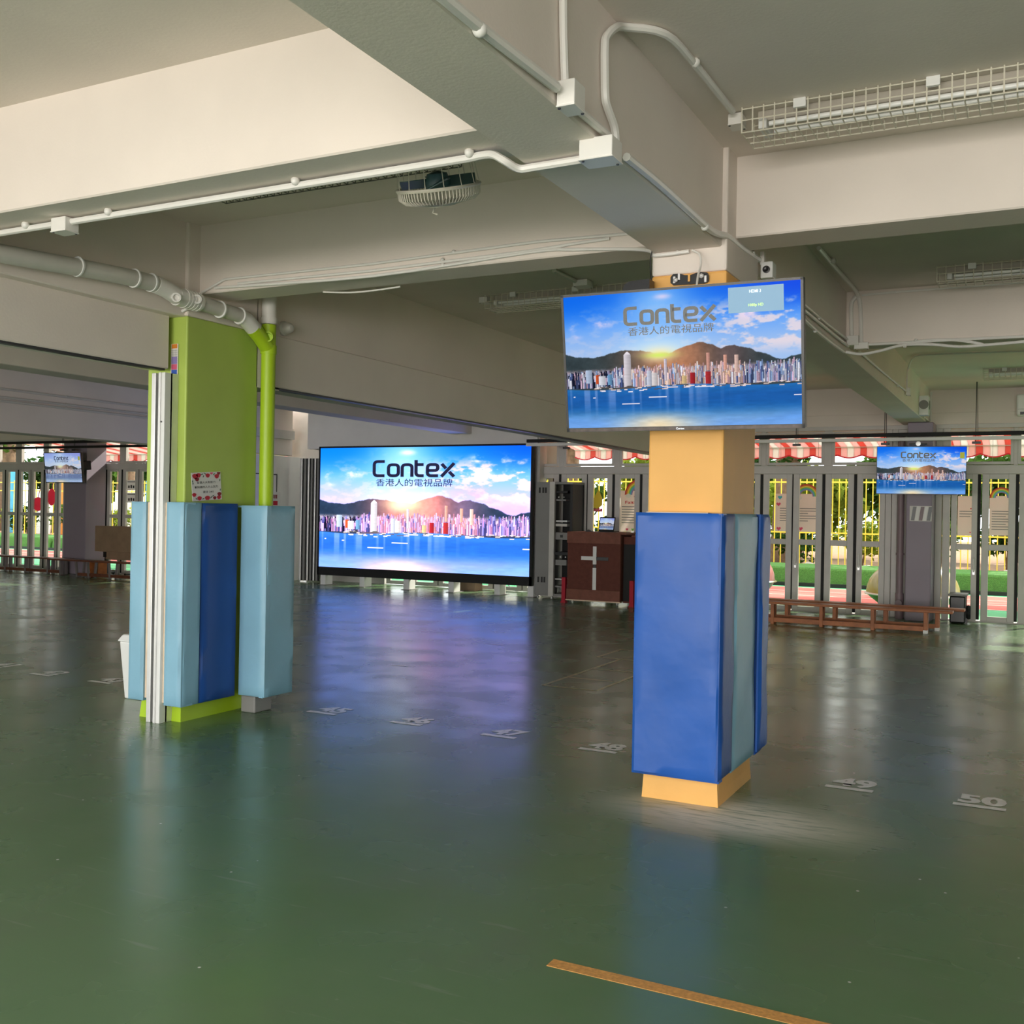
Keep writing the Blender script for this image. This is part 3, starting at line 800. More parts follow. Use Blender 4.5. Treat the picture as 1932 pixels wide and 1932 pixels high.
# folding doors behind the screen close the wall there
structure(box('sun_blocking_panel', 'frame_grey', (-14.3, -12.25, 18.15, 18.25, 0, 2.284)), 'grey panel added behind the big screen to block sun')  # solid panel added to keep sun off the partition
for i in range(2, 8):
    leaf(-13.5 + i * .64, -12.86 + i * .64, 18.15, ZR, None, label='grey framed glass leaf behind the big screen')
structure(box('wall_behind_screen', 'cream_paint', (-14.75, -8.3, 18.15, 18.3, 2.284, 3.95)), 'wall above the doors behind the big screen')
structure(box('floor_strip', 'floor', (-14.75, -8.3, YW + .35, 18.4, -.12, -.001)), 'dark green floor strip behind the big screen')

# partition leaf in the plane of the deep beam, with a pass door
part = thing('partition_door', 'off white partition wall with a pass door and red printed notice', 'partition', (-14.4, 17.0, 0))
box('panel', 'white_paint', (-14.45, -14.33, 14.8, 17.98, .0, 2.66), part, .004)
pd = MB().box(-14.332, -14.322, 15.9, 17.12, .05, 2.25).build('pass_door', 'white_paint', part, .002)
MB().box(-14.333, -14.318, 15.88, 15.9, .05, 2.27).box(-14.333, -14.318, 17.12, 17.14, .05, 2.27).box(-14.333, -14.318, 15.88, 17.14, 2.25, 2.27).build('door_gap', 'dark_metal', part)
p0 = at_x(512, 953, -14.31)
box('notice', 'paper', (-14.32, -14.315, p0[1] - .1, p0[1] + .30, p0[2] - .02, p0[2] + .28), part)
for k in range(4):
    box('red_mark', 'ink_darkred', (-14.316, -14.312, p0[1] + .05 * k, p0[1] + .05 * k + .03, p0[2] + .14, p0[2] + .22), part)
box('red_stripe', 'ink_red', (-14.316, -14.312, p0[1] - .02, p0[1] + .2, p0[2], p0[2] + .09), part)
stack = thing('folding_partition', 'stack of folded grey partition panels beside the big screen', 'partition', (-13.8, 17.75, 0))
edges = [567, 573, 579, 584, 589, 594, 600]
for i in range(6):
    a, b = at_y(edges[i], 950, 17.55)[0], at_y(edges[i + 1], 950, 17.55)[0]
    box('folded_panel', 'aluminium' if i % 2 == 0 else 'rack_grey', (a + .01, b - .02, 17.50 + .02 * i, 17.595, .03, 2.62), stack, .008)
    box('panel_seal', 'black_matte', (b - .02, b + .01, 17.53 + .02 * i, 17.595, .03, 2.62), stack)

# ================================================================== FLOOR MARKINGS
for s, px in (('42', (52, 1271, 104, 1275)), ('43', (162, 1284, 216, 1290)), ('45', (582, 1341, 634, 1349)), ('46', (738, 1361, 795, 1369)), ('47', (908, 1384, 974, 1394)), ('48', (1092, 1411, 1164, 1421)), ('49', (1557, 1482, 1647, 1494)), ('50', (1799, 1514, 1897, 1530)), ('41', (-40, 1256, 8, 1260))):
    a, b = at_z(px[0], px[1]), at_z(px[2], px[3])
    cx, cy, hw = (a.x + b.x) / 2, (a.y + b.y) / 2, .135
    n = thing('painted_number', None, None, (cx, cy, 0)); n.parent = floor
    n['label'] = 'white painted number %s with a bar under it' % s
    def flat(name, vs, par, m):
        return MB().poly(vs).build(name, m, par)
    flat('bar', [(cx - hw, cy - .03, .0015), (cx + hw, cy - .03, .0015), (cx + hw, cy + .026, .0015), (cx - hw, cy + .026, .0015)], n, 'floor_white')
    text_on('digits', s, 'floor_white', n, (cx - .115, cy + .045, .0015), (1, 0, 0), (0, 1, 0), .25, .20, .045)
tp = box('tape_line', 'tape_orange', (-1.52, 3.2, 3.305, 3.365, 0.0002, .0018), floor); tp['label'] = 'orange tape line stuck to the floor'
def line(a, b, w, name='court_line', m='court_line'):
    a, b = Vector(a), Vector(b); d = (b - a).normalized(); n = Vector((-d.y, d.x)) * w / 2
    return MB().poly([(a.x - n.x, a.y - n.y, .0014), (b.x - n.x, b.y - n.y, .0014), (b.x + n.x, b.y + n.y, .0014), (a.x + n.x, a.y + n.y, .0014)]).build(name, m, floor)
# hopscotch grid beside the orange column
hx0, hx1 = -4.03, -3.50
for y in (8.57, 9.12, 9.75, 10.55):
    line((hx0 - (.28 if y == 10.55 else 0), y), (hx1 + (.28 if y == 10.55 else 0), y), .035)
line((hx0, 8.57), (hx0, 10.55), .035); line((hx1, 8.57), (hx1, 10.55), .035)
line((hx0 - .28, 10.55), (hx0 - .28, 11.3), .035); line((hx1 + .28, 10.55), (hx1 + .28, 11.3), .035); line(((hx0 + hx1) / 2, 10.55), ((hx0 + hx1) / 2, 11.3), .03)
line((hx0 - .28, 11.3), (hx1 + .28, 11.3), .035); line((hx0, 11.3), (hx0, 12.6), .035); line((hx1, 11.3), (hx1, 12.6), .035); line((hx0, 12.6), (hx1, 12.6), .035)
for px in ((1598, 1172, 1665, 1175), (1682, 1211, 1738, 1214), (740, 1255, 770, 1257), (600, 1122, 640, 1124), (925, 1215, 950, 1217)):
    a, b = at_z(px[0], px[1]), at_z(px[2], px[3]); line((a.x, a.y), (b.x, b.y), .05, 'worn_mark', 'court_line')

# ================================================================== PADS ON THE COLUMNS
pad = thing('column_pad', 'royal blue padded vinyl mat wrapped around the orange column', 'safety pad', (-1.75, 5.9, .13))
lx = at_y(1195, 1200, 5.46)[0]
def puffy(name, m, par, x0, x1, y0, y1, z0, z1, amp=.012, face='-y', seed=1, nx=8, nz=22):
    """padded slab: rounded edges, gently uneven face"""
    r = random.Random(seed); bm = bmesh.new()
    bmesh.ops.create_cube(bm, size=1.0)
    bmesh.ops.bevel(bm, geom=list(bm.edges), offset=.0001, segments=1, affect='EDGES') if False else None
    bm.free()
    W, H = nx, nz; vs = []; fs = []
    phx, phz = r.random() * 6, r.random() * 6
    ax = {'-y': 0, '+x': 1}[face]
    def P(u, v, out):
        z = z0 + (z1 - z0) * v
        if ax == 0: return (x0 + (x1 - x0) * u, y0 - out if out else y0, z)
        return (x1 + out, y0 + (y1 - y0) * u, z)
    e = .018
    us = [0] + [e / (x1 - x0 if ax == 0 else y1 - y0)] + [k / W for k in range(1, W)] + [1 - e / (x1 - x0 if ax == 0 else y1 - y0)] + [1]
    vv = [0] + [e / (z1 - z0)] + [k / H for k in range(1, H)] + [1 - e / (z1 - z0)] + [1]
    for v in vv:
        for u in us:
            edge = u in (0, 1) or v in (0, 1)
            o = -e * .75 if edge else amp * (.5 * math.sin(7 * v + 4 * u + phx) + .3 * math.sin(17 * v - 6 * u + phz) + .35 * (r.random() - .5))
            vs.append(P(u, v, o))
    n = len(us); m_ = len(vv)
    for j in range(m_ - 1):
        for i in range(n - 1):
            fs.append((j * n + i, j * n + i + 1, (j + 1) * n + i + 1, (j + 1) * n + i))
    # back and sides
    ring = [(0, i) for i in range(n)] + [(j, n - 1) for j in range(1, m_)] + [(m_ - 1, i) for i in range(n - 2, -1, -1)] + [(j, 0) for j in range(m_ - 2, 0, -1)]
    base = len(vs)
    for (j, i) in ring:
        p = vs[j * n + i]
        vs.append((p[0], y1, p[2]) if ax == 0 else (x0, p[1], p[2]))
    k = len(ring)
    for q in range(k):
        a = ring[q][0] * n + ring[q][1]; b = ring[(q + 1) % k][0] * n + ring[(q + 1) % k][1]
        fs.append((a, b, base + (q + 1) % k, base + q))
    fs.append(tuple(base + q for q in range(k)))
    mb = MB(); mb.v = vs; mb.f = fs
    return mb.build(name, m, par, smooth=True)
puffy('front_panel', 'pad_blue', pad, lx, -1.515, 5.455, 5.535, .145, 1.60, .010, '-y', 3)
box('top_edge', 'foam_cream', (lx + .06, -1.6, 5.47, 5.537, 1.597, 1.604), pad)
puffy('side_panel', 'pad_navy', pad, -1.538, -1.507, 5.46, 5.712, .155, 1.60, .004, '+x', 4, 4, 20)
puffy('side_panel', 'pad_light', pad, -1.538, -1.505, 5.714, 6.195, .150, 1.60, .006, '+x', 5, 6, 20)
puffy('side_panel', 'pad_blue', pad, -1.50, -1.475, 6.197, 6.40, .175, 1.60, .008, '+x', 6, 4, 20)
puffy('rear_panel', 'pad_blue', pad, -2.02, -1.50, 6.25, 6.40, .145, 1.60, .004, '+x', 7, 4, 12)
box('left_panel', 'pad_blue', (lx, -1.972, 5.50, 6.3, .145, 1.59), pad, .012)

pad2 = thing('column_pad', 'sky blue and navy padded mats around the green column', 'safety pad', (-5.8, 6.0, .14))
lx2, lx2b = at_y(242, 1150, 5.545)[0], at_y(270, 1150, 5.545)[0]
rx2a = at_y(309, 1150, 5.545)[0]
puffy('front_panel', 'pad_light', pad2, lx2, lx2b, 5.545, 5.675, .15, 1.615, .005, '-y', 11, 4, 18)
puffy('front_panel', 'pad_light', pad2, rx2a, -5.492, 5.545, 5.675, .135, 1.615, .004, '-y', 12, 4, 18)
box('foam_edge', 'foam_cream', (lx2b + .004, gx0 - .002, 5.57, 5.675, .17, 1.612), pad2)
box('foam_edge', 'foam_cream', (gx1 + .002, rx2a - .002, 5.57, 5.675, .15, 1.612), pad2)
puffy('side_panel', 'pad_light', pad2, -5.606, -5.488, 5.56, 5.745, .135, 1.615, .004, '+x', 13, 4, 18)
puffy('side_panel', 'pad_navy', pad2, -5.606, -5.488, 5.748, 6.13, .135, 1.612, .004, '+x', 14, 5, 18)
box('left_panel', 'pad_light', (lx2, -6.002, 5.60, 6.40, .15, 1.61), pad2, .012)
pad3 = thing('pipe_pad', 'sky blue padded box mat around the foot of the drain pipe', 'safety pad', (-5.36, 6.35, .12))
cxr = at_y(499, 1150, 6.14)[0]
puffy('front_panel', 'pad_light', pad3, -5.485, cxr, 6.14, 6.20, .14, 1.60, .003, '-y', 15, 4, 18)
puffy('side_panel', 'pad_light', pad3, cxr - .05, cxr, 6.15, at_x(557, 1100, cxr)[1], .135, 1.60, .006, '+x', 16, 5, 18)
yb3 = at_x(557, 1100, cxr)[1]
box('lid', 'pad_light', (-5.59, cxr - .02, 6.16, yb3 - .01, 1.585, 1.598), pad3)
box('rear_panel', 'pad_light', (-5.59, cxr - .01, yb3 - .05, yb3, .14, 1.59), pad3, .01)
box('pipe_shoe', 'rack_grey', (-5.50, -5.36, 6.20, 6.40, 0, .13), pad3, .01)

# ================================================================== DRAIN PIPE
XP = -5.515
dp = thing('drain_pipe', 'thick drain pipe, pale on the bulkhead and lime green beside the column', 'drain pipe', (-5.5, 6.42, 0))
def xp(x, y, X=XP): return at_x(x, y, X)
run = [xp(-60, 464), xp(0, 478), xp(150, 505), xp(253, 525), xp(296, 537)]
for i, p in enumerate(run): p.z = 3.085 + .008 * i if False else p.z
MB().tube(run, .057, 16).build('horizontal_pipe', 'pvc_grey', dp, smooth=True)
MB().tube([xp(292, 536), xp(312, 545), xp(337, 561)], .062, 16).build('elbow', 'pvc', dp, smooth=True)
MB().tube([xp(332, 559), xp(375, 571)], .066, 16).build('tee_joint', 'pvc', dp, smooth=True)
for k in range(5):
    a = xp(345 + k * 6, 562.5 + k * 1.7); b = xp(348 + k * 6, 563.3 + k * 1.7)
    MB().tube([a, b], .070, 16).build('rib', 'pvc', dp, smooth=True)
for (x, y) in ((336, 563), (375, 566)):
    c = xp(x, y, XP + .06)
    MB().lathe([(.034, 0), (.034, .03), (.022, .03), (.02, .012), (.001, .012)], c - Vector((.01, .01, 0)), 16, (.75, -.66, 0)).build('cleanout_cap', 'pvc', dp, smooth=True)
MB().tube([xp(372, 570), xp(456, 597)], .054, 16).build('sloping_pipe', 'pvc_grey', dp, smooth=True)
MB().tube([xp(452, 596), xp(463, 602), xp(480, 622)], .062, 16).build('elbow', 'pvc', dp, smooth=True)
MB().tube([xp(477, 619), xp(490, 634), xp(504, 655)], .062, 16).build('branch', 'lime_paint', dp, smooth=True)
bx, by = xp(506, 700).x, xp(506, 700).y
MB().tube([(bx, by, xp(506, 560).z), (bx, by, xp(506, 612).z)], .058, 16).build('upper_stack', 'pvc', dp, smooth=True)
MB().tube([(bx, by, xp(506, 600).z), (bx, by, xp(506, 611).z)], .066, 16).build('socket', 'pvc', dp, smooth=True)
MB().tube([(bx, by, xp(506, 613).z), (bx, by, .12)], .057, 20).build('stack', 'lime_paint', dp, smooth=True)
MB().tube([(bx, by, xp(506, 668).z), (bx, by, xp(506, 652).z)], .064, 20).build('socket', 'lime_paint', dp, smooth=True)
MB().lathe([(.040, 0), (.040, .05), (.030, .05), (.028, .03), (.001, .03)], Vector((bx + .03, by - .04, xp(512, 640).z)), 16, (.6, -.8, 0)).build('cleanout_cap', 'lime_paint', dp, smooth=True)
for (x, y) in ((146, 503), (253, 525), (285, 533), (415, 584), (452, 596)):
    p = xp(x, y); q = xp(x + 4, y + 1.1)
    d = (q - p).normalized()
    MB().tube([p - d * .006, p + d * .006], .066, 18).build('pipe_bracket', 'white_plastic', dp, smooth=True)

# ================================================================== CONDUITS
def conduit(label, paths, r, boxes_m='pvc', clips=(), group=None, m='pvc', name='conduit'):
    p0 = Vector(paths[0][0])
    t = thing(name, label, 'conduit', p0, group)
    for p in paths: MB().tube(p, r, 8).build('pipe', m, t, smooth=True)
    for c in clips:
        MB().ball(c, r * 1.3, 8, 5).build('clip', m, t, smooth=True)
    return t
def smooth_path(pts, k=4):
    P = [Vector(p) for p in pts]; out = []
    for i in range(len(P) - 1):
        p0, p1, p2, p3 = P[max(i - 1, 0)], P[i], P[i + 1], P[min(i + 2, len(P) - 1)]
        for j in range(k):
            t = j / k
            out.append(.5 * ((2 * p1) + (p2 - p0) * t + (2 * p0 - 5 * p1 + 4 * p2 - p3) * t * t + (3 * p1 - p0 - 3 * p2 + p3) * t ** 3))
    out.append(P[-1]); return out
def jbox(label, c, sx, sy, sz, m='pvc'):
    c = Vector(c)
    t = thing('junction_box', label, 'junction box', c - Vector((0, 0, sz)))
    box('body', m, (c.x - sx, c.x + sx, c.y - sy, c.y + sy, c.z - sz, c.z + sz * .8), t, .004)
    box('cover', m, (c.x - sx * 1.06, c.x + sx * 1.06, c.y - sy * 1.06, c.y + sy * 1.06, c.z - sz * 1.12, c.z - sz * .98), t, .003)
    for a in (-1, 1):
        MB().lathe([(.006, 0), (.006, .006)], (c.x + a * sx * .8, c.y + a * sy * .8, c.z - sz * 1.2), 8).build('screw', 'dark_metal', t)
    return t
zc = 3.098
C1 = [at_z(-40, 452, zc), at_z(0, 445, zc), at_z(120, 422.5, zc), at_z(400, 374, zc), at_z(700, 323, zc), at_z(875, 293, zc)]
yv = 3.83
for p in C1: p.y = yv
C1b = [at_z(875, 293, zc), at_z(925, 291, zc), at_z(950, 302, 3.06), at_z(978, 318, 3.038), at_z(1010, 315, 3.038), at_z(1115, 298, 3.038)]
C1b[0].y = yv
conduit('white conduit along the underside of the cross beam ahead of the fan', [C1 + smooth_path(C1b)[1:]], .017, clips=[Vector((at_z(x, y, zc).x, yv - .02, zc + .015)) for x, y in ((33, 425), (191, 400), (543, 341), (875, 288))])
jbox('small white junction box under the cross beam left end', Vector((at_z(122, 420, zc).x, yv, zc - .012)), .055, .045, .04)
XM = -1.548
def xm(x, y): return at_x(x, y, XM)
conduit('white conduit along the long beam foot above the orange column', [[xm(800, -36), xm(838, -4), xm(905, 52), xm(1050, 165)]], .019, clips=[xm(905, 56)])
jbox('white junction box on the long beam with a riser above it', Vector((XM + .02, xm(1068, 184).y, xm(1068, 184).z + .005)), .035, .05, .05)
conduit('white vertical riser conduit on the long beam face', [[xm(1066, 160), xm(1063, 70), xm(1062, -30)]], .015)
conduit('short white conduit joining the two beam junction boxes', [[xm(1088, 205), xm(1148, 256)]], .016)
jbox('white junction box at the beam edge where conduits meet', Vector((XM - .02, xm(1142, 292).y, 3.03)), .07, .055, .045)
c4 = [xm(1162, 272), xm(1159, 240), xm(1147, 205), xm(1142, 185), xm(1141, 140), xm(1141, 90), xm(1144, 70)]
c4b = [xm(1156, 54) + Vector((.01, 0, 0)), at_z(1180, 51, CEIL_R - .02), at_z(1255, 64, CEIL_R - .02), at_z(1310, 120, CEIL_R - .02), at_z(1382, 210, CEIL_R - .02)]
conduit('white conduit looping up the beam to the caged light', [smooth_path(c4 + c4b)], .017, clips=[at_z(1312, 118, CEIL_R - .02)])
conduit('white conduit running along the beam foot to the orange column', [smooth_path([xm(1182, 296), xm(1250, 352), xm(1330, 425), xm(1352, 440), xm(1372, 446), xm(1402, 470), xm(1432, 490)])], .018, clips=[xm(1330, 427), xm(1418, 479)])
# three slim cables on the cross beam between the columns
def yc(x, y, Y=5.787): return at_y(x, y, Y)
conduit('upper slim cable on the cross beam between the columns', [[yc(376, 555), yc(424, 527), yc(700, 498), yc(1013, 456), yc(1194, 440)]], .010, clips=[yc(856, 475)])
conduit('middle slim cable on the cross beam between the columns', [[yc(449, 535), yc(700, 511), yc(995, 474), yc(1082, 460), yc(1150, 450)]], .010, clips=[yc(835, 490)])
conduit('lower slim cable on the cross beam ending at the orange column', [smooth_path([yc(406, 543), yc(700, 521), yc(998, 476), yc(1082, 471), yc(1190, 470), at_y(1228, 474, 5.6), at_y(1236, 482, 5.515), at_y(1300, 474, 5.515)])], .011, clips=[yc(835, 500), at_y(1278, 477, 5.515)])
conduit('thin white cable dropping from the conduit to the big television', [smooth_path([at_y(1306, 472, 5.51), at_y(1320, 480, 5.49), at_y(1322, 500, 5.45), at_y(1317, 520, 5.36), at_y(1314, 545, 5.27)])], .006)
conduit('loose black lead hanging beside the orange column', [smooth_path([at_y(1232, 468, 5.50), at_y(1227, 490, 5.50), at_y(1228, 520, 5.50), at_y(1231, 545, 5.48)])], .004, m='black_plastic')
# right bay, second cross beam
def yr(x, y, Y=9.565): return at_y(x, y, Y)
conduit('white elbow conduit dropping down the far cross beam', [smooth_path([yr(1607, 640), yr(1606, 580), yr(1612, 563), yr(1622, 556)]), smooth_path([yr(1625, 646), yr(1624, 600), yr(1622, 570), at_z(1614, 548, 3.58), at_z(1580, 510, 3.58), at_z(1545, 468, 3.58)])], .018, clips=[at_z(1572, 492, 3.58)])
conduit('thin conduit along the top of the far cross beam', [[yr(1626, 557), yr(1690, 551), yr(1940, 532)]], .010, clips=[yr(1690, 551)])
jbox('small junction box beside the far cross beam foot', Vector((-1.50, yr(1608, 640).y - .03, yr(1608, 642).z)), .05, .02, .045)
jbox('wide junction box at the foot of the far cross beam', yr(1626, 652) + Vector((0, -.02, 0)), .06, .025, .03)
conduit('bundled cables sagging along the far cross beam foot', [smooth_path([yr(1636, 650), yr(1730, 645), yr(1800, 641), yr(1950, 634)]), smooth_path([yr(1596, 664), yr(1625, 668), yr(1660, 662), yr(1705, 651), yr(1760, 650), yr(1810, 654), yr(1870, 650), yr(1950, 643)]), smooth_path([yr(1700, 652), yr(1740, 643), yr(1790, 641), yr(1830, 645), yr(1855, 650)])], .013, clips=[yr(1728, 642), yr(1707, 653)])
conduit('pair of conduits on the long beam face beside the big television', [[xm(1500, 560), xm(1560, 611), xm(1604, 645)], [xm(1505, 575), xm(1562, 622), xm(1600, 653)], smooth_path([xm(1500, 586), xm(1538, 622), xm(1570, 648), xm(1592, 664)])], .013, clips=[xm(1545, 600), xm(1582, 628), xm(1538, 624)])
conduit('slim conduit on the long beam face towards the speaker', [[xm(1620, 662), xm(1660, 697), xm(1710, 738)], smooth_path([xm(1711, 732), Vector((XM, xm(1711, 738).y, 3.42)), Vector((XM + .02, xm(1711, 738).y, 3.54)), at_z(1728, 672, 3.58), at_z(1780, 668, 3.58), at_z(1950, 662, 3.58)])], .012, clips=[xm(1659, 696), xm(1694, 728)])
jbox('tiny junction box at the end of the slim beam conduit', xm(1711, 738) + Vector((.02, 0, 0)), .025, .05, .05)
conduit('conduit at the beam end under the wall speaker', [[(XM, 16.5, 3.085), (XM, 17.42, 3.085)], [(XM, 17.44, 3.085), (XM, 17.44, 3.57)]], .012)
# conduits on the blue lit deep beam
for (ya, yb, lab) in ((733, 768, 'upper conduit on the deep blue lit beam'), (749, 781, 'middle conduit on the deep blue lit beam'), (756, 788, 'lower conduit on the deep blue lit beam')):
    conduit(lab, [[at_x(-20, ya - 2.5, -14.27), at_x(0, ya, -14.27), at_x(275, yb, -14.27), at_x(430, yb + 20, -14.27)]], .02, m='pvc_grey', clips=[at_x(125, (ya + yb) / 2 - 2, -14.27)])
# broken trim hanging under the cross beam
conduit('loose white cable end hanging under the cross beam', [smooth_path([at_y(610, 551, 6.05), at_y(660, 552, 6.05), at_y(705, 548, 6.05), at_y(755, 541, 6.05)])], .006)

for k, (ya, yb) in enumerate(((571, 569), (580, 576), (589, 583))):
    conduit(('upper', 'middle', 'lower')[k] + ' white cable wrapped across the green column top', [smooth_path([at_y(312 + 2 * k, ya, 5.665), at_y(330, ya + 1, 5.655), at_y(346, (ya + yb) / 2, 5.66), at_x(356, yb - 2, -5.60), at_x(372, yb - 4 + 3 * k, -5.595)])], .013)

# ================================================================== CAGED TUBE LIGHTS AND FAN
def cage_light(label, x0, x1, y0, y1, ztop, h, pitch, wire='cage_wire', wr=.0035, first_box=True):
    t = thing('caged_tube_light', label, 'ceiling light', ((x0 + x1) / 2, (y0 + y1) / 2, ztop - h))
    z0 = ztop - h; ym = (y0 + y1) / 2
    box('batten', 'fitting_body', (x0 + .06, x1 - .06, ym - .045, ym + .045, ztop - .055, ztop), t, .004)
    for s in (-1, 1):
        MB().tube([(x0 + .12, ym + s * .055, ztop - .075), (x1 - .12, ym + s * .055, ztop - .075)], .013, 10).build('tube', 'tube_glass', t, smooth=True)
    for x in (x0 + .09, x1 - .09):
        box('lamp_holder', 'white_plastic', (x - .02, x + .02, ym - .075, ym + .075, ztop - .10, ztop - .05), t, .004)
    n = int((x1 - x0) / pitch)
    for i in range(n + 1):
        x = x0 + (x1 - x0) * i / n
        MB().tube([(x, y0, ztop + .0), (x, y0, z0), (x, y1, z0), (x, y1, ztop)], wr, 5).build('hoop_wire', wire, t)
    for (y, z) in ((y0, ztop - .01), (y0, ztop - h * .52), (y0, z0), (y0 + (y1 - y0) * .33, z0), (y0 + (y1 - y0) * .67, z0), (y1, z0), (y1, ztop - h * .52), (y1, ztop - .01)):
        MB().tube([(x0, y, z), (x1, y, z)], wr, 5).build('long_wire', wire, t)
    for i in range(3):
        x = x0 + (x1 - x0) * (.16 + .34 * i)
        box('fixing_clip', 'white_plastic', (x - .03, x + .03, y0 - .012, y0 + .012, ztop - .045, ztop), t, .003)
    return t
a = at_z(1400, 203, CEIL_R)
cage_light('caged tube light on the ceiling above the bare beam face', a.x, a.x + 1.75, a.y, a.y + .24, CEIL_R, .125, .052)
jbox('white feed box at the end of the near caged light', Vector((a.x - .045, a.y + .08, CEIL_R - .03)), .035, .045, .03)
b = at_z(1768, 502, CEIL_R)
cage_light('caged tube light between the two cross beams', b.x, b.x + 1.6, b.y, b.y + .24, CEIL_R, .125, .065)
c = at_z(1855, 695, CEIL_R)
cage_light('caged tube light nearest the folding doors', c.x, c.x + 1.6, c.y, c.y + .24, CEIL_R, .13, .065)
d = at_z(915, 556, CEIL_L)
cage_light('caged tube light partly behind the big television', d.x, d.x + 1.9, d.y, d.y + .24, CEIL_L, .135, .06)
jbox('feed box at the end of the light behind the television', Vector((d.x - .05, d.y + .1, CEIL_L - .03)), .045, .05, .03)
jbox('square feed box on the light behind the television', at_z(1100, 535, CEIL_L - .03), .07, .07, .03)
conduit('conduit on the ceiling leading to the light behind the television', [[at_z(1085, 530, CEIL_L - .02), at_z(1045, 510, CEIL_L - .02)]], .02, m='pvc_grey')
e0 = at_z(427, 384, 3.55)
cage_light('dark caged tube light beside the fan', e0.x, e0.x + 1.75, e0.y - .24, e0.y, CEIL_L, .13, .055, 'cage_dark')

fan = thing('orbit_fan', 'cream caged ceiling fan with teal blades under the slab', 'ceiling fan', (-2.67, 4.37, 3.1))
FC = Vector((-2.67, 4.37, 3.19))
HEAD = Matrix.Rotation(math.radians(-8), 3, Vector((-math.sin(.53), math.cos(.53), .3)).normalized()) @ Matrix.Rotation(math.radians(21), 3, Vector((math.cos(.53), math.sin(.53), 0)))
def head(mb):
    mb.v = [tuple(FC + HEAD @ (Vector(v) - FC)) for v in mb.v]; return mb
MB().lathe([(.10, 0), (.10, -.035), (.05, -.05)], (FC.x, FC.y, CEIL_L), 20).build('ceiling_plate', 'fan_cream', fan, smooth=True)
MB().tube([(FC.x, FC.y, CEIL_L - .04), (FC.x, FC.y, 3.35)], .016, 10).build('down_rod', 'dark_metal', fan, smooth=True)
head(MB().lathe([(.02, .19), (.055, .18), (.06, .10), (.05, .085)], FC, 20)).build('motor', 'fan_cream', fan, smooth=True)
head(MB().lathe([(.012, .075), (.05, .065), (.065, .02), (.06, -.005), (.02, -.02)], FC, 20)).build('hub', 'fan_teal', fan, smooth=True)

for k in range(4):
    an = k * math.pi / 2 + .5; mb = MB(); pts_t = []; pts_b = []
    for (r_, wd, dz) in ((.05, .03, .0), (.10, .055, .005), (.15, .07, .01), (.185, .055, .012)):
        for s in (-1, 1):
            p = Vector((r_ * math.cos(an) - s * wd * math.sin(an), r_ * math.sin(an) + s * wd * math.cos(an), .025 + s * .022))
            pts_t.append(FC + p); pts_b.append(FC + p + Vector((0, 0, -.004)))
    mb.v = [tuple(p) for p in pts_t + pts_b]
    for i in range(3):
        q = (2 * i, 2 * i + 1, 2 * i + 3, 2 * i + 2); mb.f.append(q); mb.f.append(tuple(8 + j for j in reversed(q)))
        mb.f.append((2 * i, 2 * i + 2, 8 + 2 * i + 2, 8 + 2 * i)); mb.f.append((2 * i + 1, 8 + 2 * i + 1, 8 + 2 * i + 3, 2 * i + 3))
    mb.f.append((6, 7, 15, 14)); mb.f.append((0, 8, 9, 1))
    head(mb).build('blade', 'fan_teal', fan, smooth=True)
R = .205
head(MB().tube([FC + Vector((R * math.cos(q * math.pi / 24), R * math.sin(q * math.pi / 24), 0)) for q in range(49)], .009, 6, False)).build('rim', 'fan_cream', fan, smooth=True)
for k in range(72):
    q = k * 2 * math.pi / 72; cs, sn = math.cos(q), math.sin(q)
    head(MB().tube([FC + Vector((R * cs, R * sn, 0)), FC + Vector((R * .985 * cs, R * .985 * sn, -.045)), FC + Vector((R * .85 * cs, R * .85 * sn, -.068)), FC + Vector((R * .35 * cs, R * .35 * sn, -.085))], .0028, 4)).build('lower_guard_wire', 'fan_cream', fan)
for k in range(14):
    q = k * 2 * math.pi / 14; cs, sn = math.cos(q), math.sin(q)
    head(MB().tube([FC + Vector((R * cs, R * sn, 0)), FC + Vector((R * .93 * cs, R * .93 * sn, .10)), FC + Vector((.06 * cs, .06 * sn, .13))], .0026, 4)).build('upper_guard_wire', 'fan_cream', fan)
head(MB().lathe([(.075, -.082), (.075, -.09), (.02, -.094)], FC, 20)).build('guard_boss', 'fan_cream', fan, smooth=True)
head(MB().tube([FC + Vector((-.03, 0, -.09)), FC + Vector((-.04, -.02, -.12)), FC + Vector((-.02, -.01, -.13))], .004, 5)).build('pull_tag', 'fan_cream', fan)

